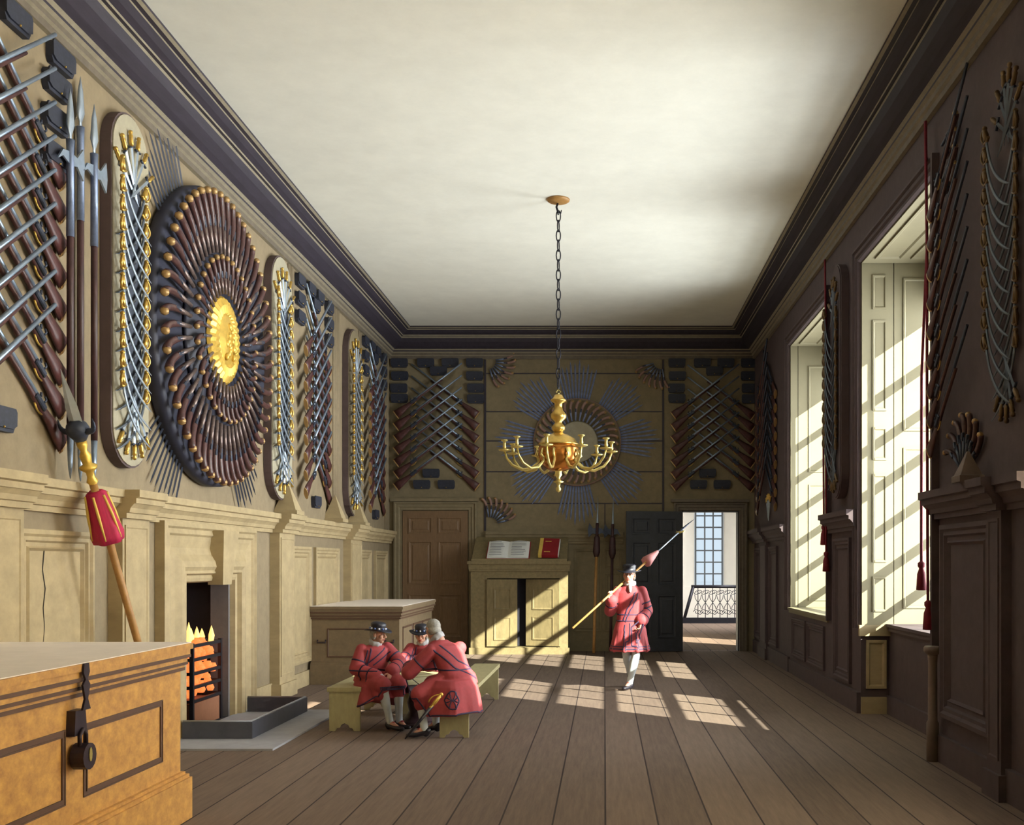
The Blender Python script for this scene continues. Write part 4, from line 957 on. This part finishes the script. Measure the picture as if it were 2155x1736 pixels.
# --- standing man carrying a partisan over his shoulder
J=dict(pelvis=(0,.02,.95),chest=(0,0,1.28),neck=(0,-.01,1.47),head=(-.01,-.03,1.625),shL=(.17,0,1.40),shR=(-.17,0,1.40),
 elL=(.245,.05,1.12),wrL=(.15,-.15,.97),elR=(-.285,-.03,1.12),wrR=(-.262,-.173,1.30),
 hipL=(.09,0,.90),knL=(.085,-.07,.50),anL=(-.005,-.04,.10),toL=(-.06,-.15,.035),hipR=(-.08,.02,.90),knR=(-.05,.05,.50),anR=(.02,.32,.16),toR=(.02,.26,.05))
def coatA(b,J):
    rr=[((0,0,1.485),.085,.075),((0,0,1.45),.13,.10),((0,.0,1.38),.20,.125),((0,0,1.25),.215,.14),((0,0,1.08),.185,.135),((0,0,1.0),.19,.145),((0,.01,.85),.235,.185),((0,.02,.66),.265,.215),((0,.02,.545),.28,.235)]
    b.loops([ring(c,x,y,n=24) for c,x,y in rr],smooth=True); sleeve(b,J,'L',(.078,.088,.08),.095); sleeve(b,J,'R',(.078,.085,.075),.085)
    for i in range(9):
        a=PI*2*i/9+.2; b.cap((.17*math.cos(a),.13*math.sin(a),.96),(.265*math.cos(a),.225*math.sin(a)+.02,.565),.02,.035)
F=-.3
trA=[([(-.17,F,1.02),(.0,F,1.22),(.13,F,1.45)],False),([(-.12,F,1.0),(.05,F,1.17),(.2,F,1.40)],False),
 (ring((0,0,1.07),.2,.15),True),(ring((0,0,.98),.2,.15),True),(ring((0,.02,.585),.6,.6,n=24),True,.010,'z',(0,.02,.6)),(ring((0,.02,.62),.6,.6,n=24),True,.008,'z',(0,.02,.6)),
 ([(-.01,F,.98),(-.03,F,.56)],False),([(.03,F,.98),(.03,F,.65),(.18,F,.62)],False),([(.2,F,.9),(.25,F,.64)],False),([(.09,F,.85),(.08,F,.7),(.15,F,.7),(.15,F,.86)],False,.006),([(-.12,F,.96),(-.17,F,.6)],False)]
trA+=arm_rings(J,'L',[(0,.55,.13),(0,.8,.13),(1,.2,.13),(1,.7,.13)])+arm_rings(J,'R',[(1,.55,.12)])
AX,AY=.365,14.8
t,co_,Hm,_=person('person standing in red coat, black hat and white stockings, polearm over his shoulder',(AX,AY,0),0,1.0,J,(0,0,-12),coatA,0,
   hands={'L':((-.25,-.25,-.9),(-.8,-.4,0),1,.55),'R':((-.35,-.3,.89),(.7,-.7,.04),-1,1.25)},trims=trA)
b=Blob(); b.chain([(0,-.10,1.475),(0,-.13,1.44),(0,-.14,1.40)],[.026,.026,.018]); b.blob('cravat','linen',t,.007,3)
for k,w in (('L',J['wrL']),('R',J['wrR'])):
    d=(Vector(w)-Vector(J['el'+k])).normalized(); b=Blob(); w=Vector(w); b.cap(w-d*.05,w-d*.005,.046,.052); b.blob('shirt_cuff','linen',t,.007,3)
def shouldered(p,q):
    p,q=Vector(p),Vector(q); d=q-p; L=d.length
    t=empty('shouldered_partisan','partisan with pink tassel and curved blade held over the standing man\'s shoulder','polearm',mw=Matrix.Translation(p)@d.to_track_quat('Z','Y').to_matrix().to_4x4())
    b=MB(); b.tube([(0,0,0),(0,0,L*.62)],.0155,8); b.obj('shaft','shaft_wood',t)
    b=MB(); n=14; b.loops([[(r*(1+.12*(j%2))*math.cos(2*PI*j/n),r*(1+.12*(j%2))*math.sin(2*PI*j/n),L*z) for j in range(n)] for r,z in ((.02,.675),(.03,.66),(.055,.615),(.078,.575),(.02,.573))],smooth=True); b.obj('tassel','tassel_pink',t)
    b=MB(); b.tube([(0,0,L*.62),(0,0,L*.86)],.010,6); b.obj('iron_neck','bright_steel',t)
    b=MB(); b.T=Matrix(((0,1,0,0),(0,0,1,0),(1,0,0,L*.87),(0,0,0,1))); b.tube([(.03,-.085,0),(-.01,-.05,0),(-.025,0,0),(-.01,.05,0),(.03,.085,0)],[.004,.013,.016,.013,.004],6); b.obj('crescent','pale_brass',t)
    b=MB(); b.tube([(0,0,L*.86),(0,.005,L*.90),(0,.0,L*.95),(0,-.01,L)],[.02,.025,.018,.003],6,flat=(0,1,0)); b.obj('point','dark_steel',t)
shouldered((-.431,14.03,.918),(1.374,15.93,2.48))

# --- seated man on the left, hat, facing right
J=dict(pelvis=(0,0,.66),chest=(0,-.06,.92),neck=(0,-.10,1.08),head=(.02,-.15,1.215),shL=(.17,-.09,1.03),shR=(-.17,-.07,1.02),
 elL=(.29,-.24,.84),wrL=(.09,-.40,.74),elR=(-.26,-.10,.78),wrR=(-.06,-.40,.68),
 hipL=(.11,-.04,.62),knL=(.16,-.50,.60),anL=(.20,-.42,.11),toL=(.24,-.52,.04),hipR=(-.10,-.04,.62),knR=(-.07,-.52,.60),anR=(.06,-.46,.11),toR=(.12,-.58,.04))
def coat_sit(b,J,drop=.24):
    p,c,n_=Vector(J['pelvis']),Vector(J['chest']),Vector(J['neck'])
    b.loops([ring(x,a,d_,n=24) for x,a,d_ in ((n_+V(0,.01,.0),.085,.08),(n_+V(0,.01,-.03),.14,.10),(n_.lerp(c,.35),.205,.13),(c,.215,.155),(c.lerp(p,.55),.20,.16),(p+V(0,0,.05),.22,.19),(p+V(0,0,-.05),.25,.22))],smooth=True)
    sleeve(b,J,'L',(.08,.09,.08),.09); sleeve(b,J,'R',(.08,.09,.08),.09)
    for k,s_ in (('L',1),('R',-1)):
        h,kn=Vector(J['hip'+k]),Vector(J['kn'+k]); b.chain([h,h.lerp(kn,1.0)],[.15,.112])
        b.cap(kn.lerp(h,.15),kn.lerp(h,.1)+V(s_*.02,0,-.12),.11,.09)
    pv,sk=J.get('skirt',((0,-.13),(.30,.36)))
    rings=[]
    for z,f in ((.66,.72),(.58,.90),(.44,1.0),(.30,1.08)):
        rg=[]
        for i in range(30):
            a=2*PI*i/30; w_=1+(.05*math.sin(a*7+1)*(f-.7)*3)
            x=pv[0]+sk[0]*f*w_*math.cos(a); y=pv[1]+sk[1]*f*w_*math.sin(a); zz=z+(max(0,-math.sin(a))*.14-.05*abs(math.cos(a)) if z<.35 else 0)
            rg.append((x,y,zz))
        rings.append(rg)
    b.loops(rings,smooth=True)
    b.cap(Vector(J['hipL']).lerp(Vector(J['knL']),.2),Vector(J['hipR']).lerp(Vector(J['knR']),.2),.13,.13)
def sit_trims(J,front=True):
    c=Vector(J['chest']); n_=Vector(J['neck']); p=Vector(J['pelvis']); y=-.5
    zf=c.z-.10
    tr=[([n_+V(.10,0,-.04),V(n_.x-.16,0,zf)],False,.0095,1),([n_+V(.17,0,-.09),V(n_.x-.06,0,zf)],False,.0095,1),([n_+V(-.09,0,-.04),V(n_.x-.13,0,zf)],False,.0095,1),([n_+V(-.13,0,-.06),V(n_.x-.17,0,zf+.02)],False,.0095,1),
        ([n_+V(.10,0,-.05),c+V(0,0,-.06),p+V(-.19,0,.10)],False,.011,-1),([n_+V(.18,0,-.10),c+V(.06,0,-.14),p+V(-.15,0,.0)],False,.011,-1)]
    tr+=[(ring(p.lerp(c,.4),.4,.4,n=24),True,.011,'z',p.lerp(c,.4)),(ring((J.get('skirt',((0,-.13),0))[0][0],J.get('skirt',((0,-.13),0))[0][1],.33),.8,.8,n=24),True)]
    tr+=arm_rings(J,'L',[(0,.55,.13),(1,.25,.13),(1,.62,.13)])+arm_rings(J,'R',[(0,.6,.13),(1,.3,.13),(1,.62,.13)])
    for k in 'LR':
        h,kn=Vector(J['hip'+k]),Vector(J['kn'+k]); m_=kn.lerp(h,.06); tr.append(([m_+V(-.12,-.2,-.05),m_+V(0,-.3,-.06),m_+V(.12,-.2,-.05)],False)); tr.append(([m_+V(-.12,-.2,-.10),m_+V(0,-.3,-.11),m_+V(.12,-.2,-.10)],False))
    return tr
t,_,_,_=person('person in red coat and ribboned black hat seated on the left bench, looking right',(-2.56,11.42,0),34,.84,J,(6,0,44),coat_sit,1,
   hands={'L':((-.3,-.5,-.6),(-.2,.5,-.7),-1,.5),'R':((.5,-.55,-.75),(.2,.5,-.6),1,.5)},trims=sit_trims(J))
d=(Vector(J['wrR'])-Vector(J['elR'])).normalized(); w=Vector(J['wrR']); b=Blob(); b.cap(w-d*.06,w+d*.01,.048,.060); b.blob('shirt_cuff','linen',t,.007,3)

# --- middle man behind the table, leaning on folded arms
J=dict(pelvis=(0,.0,.60),chest=(0,-.10,.86),neck=(0,-.19,1.02),head=(-.02,-.25,1.15),shL=(.18,-.17,.96),shR=(-.18,-.17,.96),
 elL=(.27,-.40,.775),wrL=(.04,-.50,.775),elR=(-.27,-.40,.775),wrR=(-.04,-.44,.79),
 hipL=(.11,-.03,.59),knL=(.13,-.42,.56),anL=(.12,-.40,.11),toL=(.12,-.52,.04),hipR=(-.11,-.03,.59),knR=(-.13,-.42,.56),anR=(-.12,-.40,.11),toR=(-.12,-.52,.04))
person('person in red coat and black hat leaning on folded arms behind the table',(-2.17,12.5,0),4,.82,J,(8,0,-4),coat_sit,1,
   hands={'L':((-1,-.12,0),(0,.1,-1),1,.45),'R':((1,-.12,0),(0,.1,-1),-1,.45)},trims=sit_trims(J))

# --- bareheaded grey haired man on the right bench, seen from behind
J=dict(pelvis=(0,0,.66),chest=(.04,-.12,.93),neck=(.09,-.22,1.10),head=(.12,-.31,1.22),shL=(.25,-.17,.98),shR=(-.12,-.11,1.00),
 elL=(.44,-.34,.735),wrL=(.28,-.53,.78),elR=(-.22,-.46,.85),wrR=(.0,-.62,.76),
 hipL=(.11,-.04,.62),knL=(.44,-.12,.50),anL=(.40,-.10,.11),toL=(.50,-.16,.04),hipR=(-.09,-.04,.62),knR=(.06,-.40,.56),anR=(.08,-.30,.11),toR=(.10,-.42,.04))
J['skirt']=((.08,.0),(.33,.33))
RD=(-1.54,10.86,0)
eu,ec=V(.79,-.61,0),V(.08+.61*.45,.79*.45,.48)      # badge worked on the back of his skirt
em=[([ec+eu*(.15*math.cos(q*PI/8))+V(0,0,.11*math.sin(q*PI/8)) for q in range(16)],True,.009)]
em+=[([ec+eu*(.15*math.cos(q))+V(0,0,.10*math.sin(q)),ec-eu*(.15*math.cos(q))-V(0,0,.10*math.sin(q))],False,.007) for q in (.3,1.1,2.0,2.8)]
t,_,_,_=person('person with grey hair and no hat on the right bench, back turned',RD,-134,.90,J,(16,0,-8),coat_sit,None,bald=True,
   hands={'L':((-.8,-.5,0),(0,.1,-1),1,.4),'R':((.4,-.8,-.1),(0,.1,-1),-1,.4)},trims=sit_trims(J)+em)
# his sword, slung at the hip
p=V(-1.74,10.47,.36); q=V(-2.02,10.49,.02); d=(q-p); L=d.length
t=empty('slung_sword','sword in a black scabbard with gilt hilt hanging at the bareheaded man\'s hip','sword',mw=Matrix.Translation(p)@d.to_track_quat('Z','Y').to_matrix().to_4x4())
b=MB(); b.tube([(0,0,0),(0,0,L*.9),(0,0,L)],[.018,.014,.006],8); b.obj('scabbard','shoe',t)
b=MB(); b.tube([(0,0,0),(0,0,-.05),(0,0,-.13)],[.014,.02,.015],8); b.sphere((0,0,-.145),.022,8); b.obj('grip','gold',t)
b=MB(); b.tube([(-.06,0,.01),(0,0,-.01),(.06,0,.01)],.011,6); b.tube(bez((.05,0,0),(.09,0,-.08),(.01,0,-.145),6),.008,6); b.tube(bez((0,.05,0),(0,.08,-.07),(0,.01,-.14),6),.007,6); b.obj('basket_guard','gold',t)
# ------------------------------------------------------------------ light, world, camera
wd=bpy.data.worlds.new('sky'); bpy.context.scene.world=wd; wd.use_nodes=True
N=wd.node_tree.nodes; N['Background'].inputs[0].default_value=(.84,.93,1,1); N['Background'].inputs[1].default_value=.95
def sun(direction, strength, col, ang):
    l=bpy.data.lights.new('sun','SUN'); l.energy=strength; l.color=col; l.angle=math.radians(ang)
    o=bpy.data.objects.new('sun',l); C.objects.link(o)
    o.rotation_euler=Vector(direction).to_track_quat('-Z','Y').to_euler()
sun((-1,.9,-.68), 31.0, (1,.93,.72), .4)
def area(name, loc, tgt, sx, sy, e, col):
    l=bpy.data.lights.new(name,'AREA'); l.shape='RECTANGLE'; l.size=sx; l.size_y=sy; l.energy=e; l.color=col; l.spread=math.radians(125)
    o=bpy.data.objects.new(name,l); C.objects.link(o); o.location=loc
    o.rotation_euler=(Vector(tgt)-Vector(loc)).to_track_quat('-Z','Y').to_euler()
for (y,ty,e) in ((10.9,10.5,760),(15.4,14.6,760),(5.8,6.3,760),(.7,1.5,760)):  # last lamp stands outside the added window beside the camera, as fill
    area('daylight_window', (XO+.7,y,3.3),(-4,ty,5.2),2.9,4.3,e,(1,.95,.88))
area('hall_area', (5.2,29,3.8),(3,31,1.0),1.5,1.5,260,(1,.98,.95))  # area light inside the stair hall, clear of its window
cam=bpy.data.cameras.new('camera'); co=bpy.data.objects.new('camera',cam); C.objects.link(co)
co.location=(0,0,1.8); co.rotation_euler=(PI/2,0,0)
cam.sensor_width=36; cam.lens=36*2180/2155; cam.shift_x=(1077.5-1272)/2155; cam.shift_y=(1185-868)/2155
cam.clip_end=200
sc=bpy.context.scene; sc.camera=co
sc.view_settings.view_transform='Standard'; sc.view_settings.look='None'; sc.view_settings.gamma=1; sc.view_settings.exposure=0
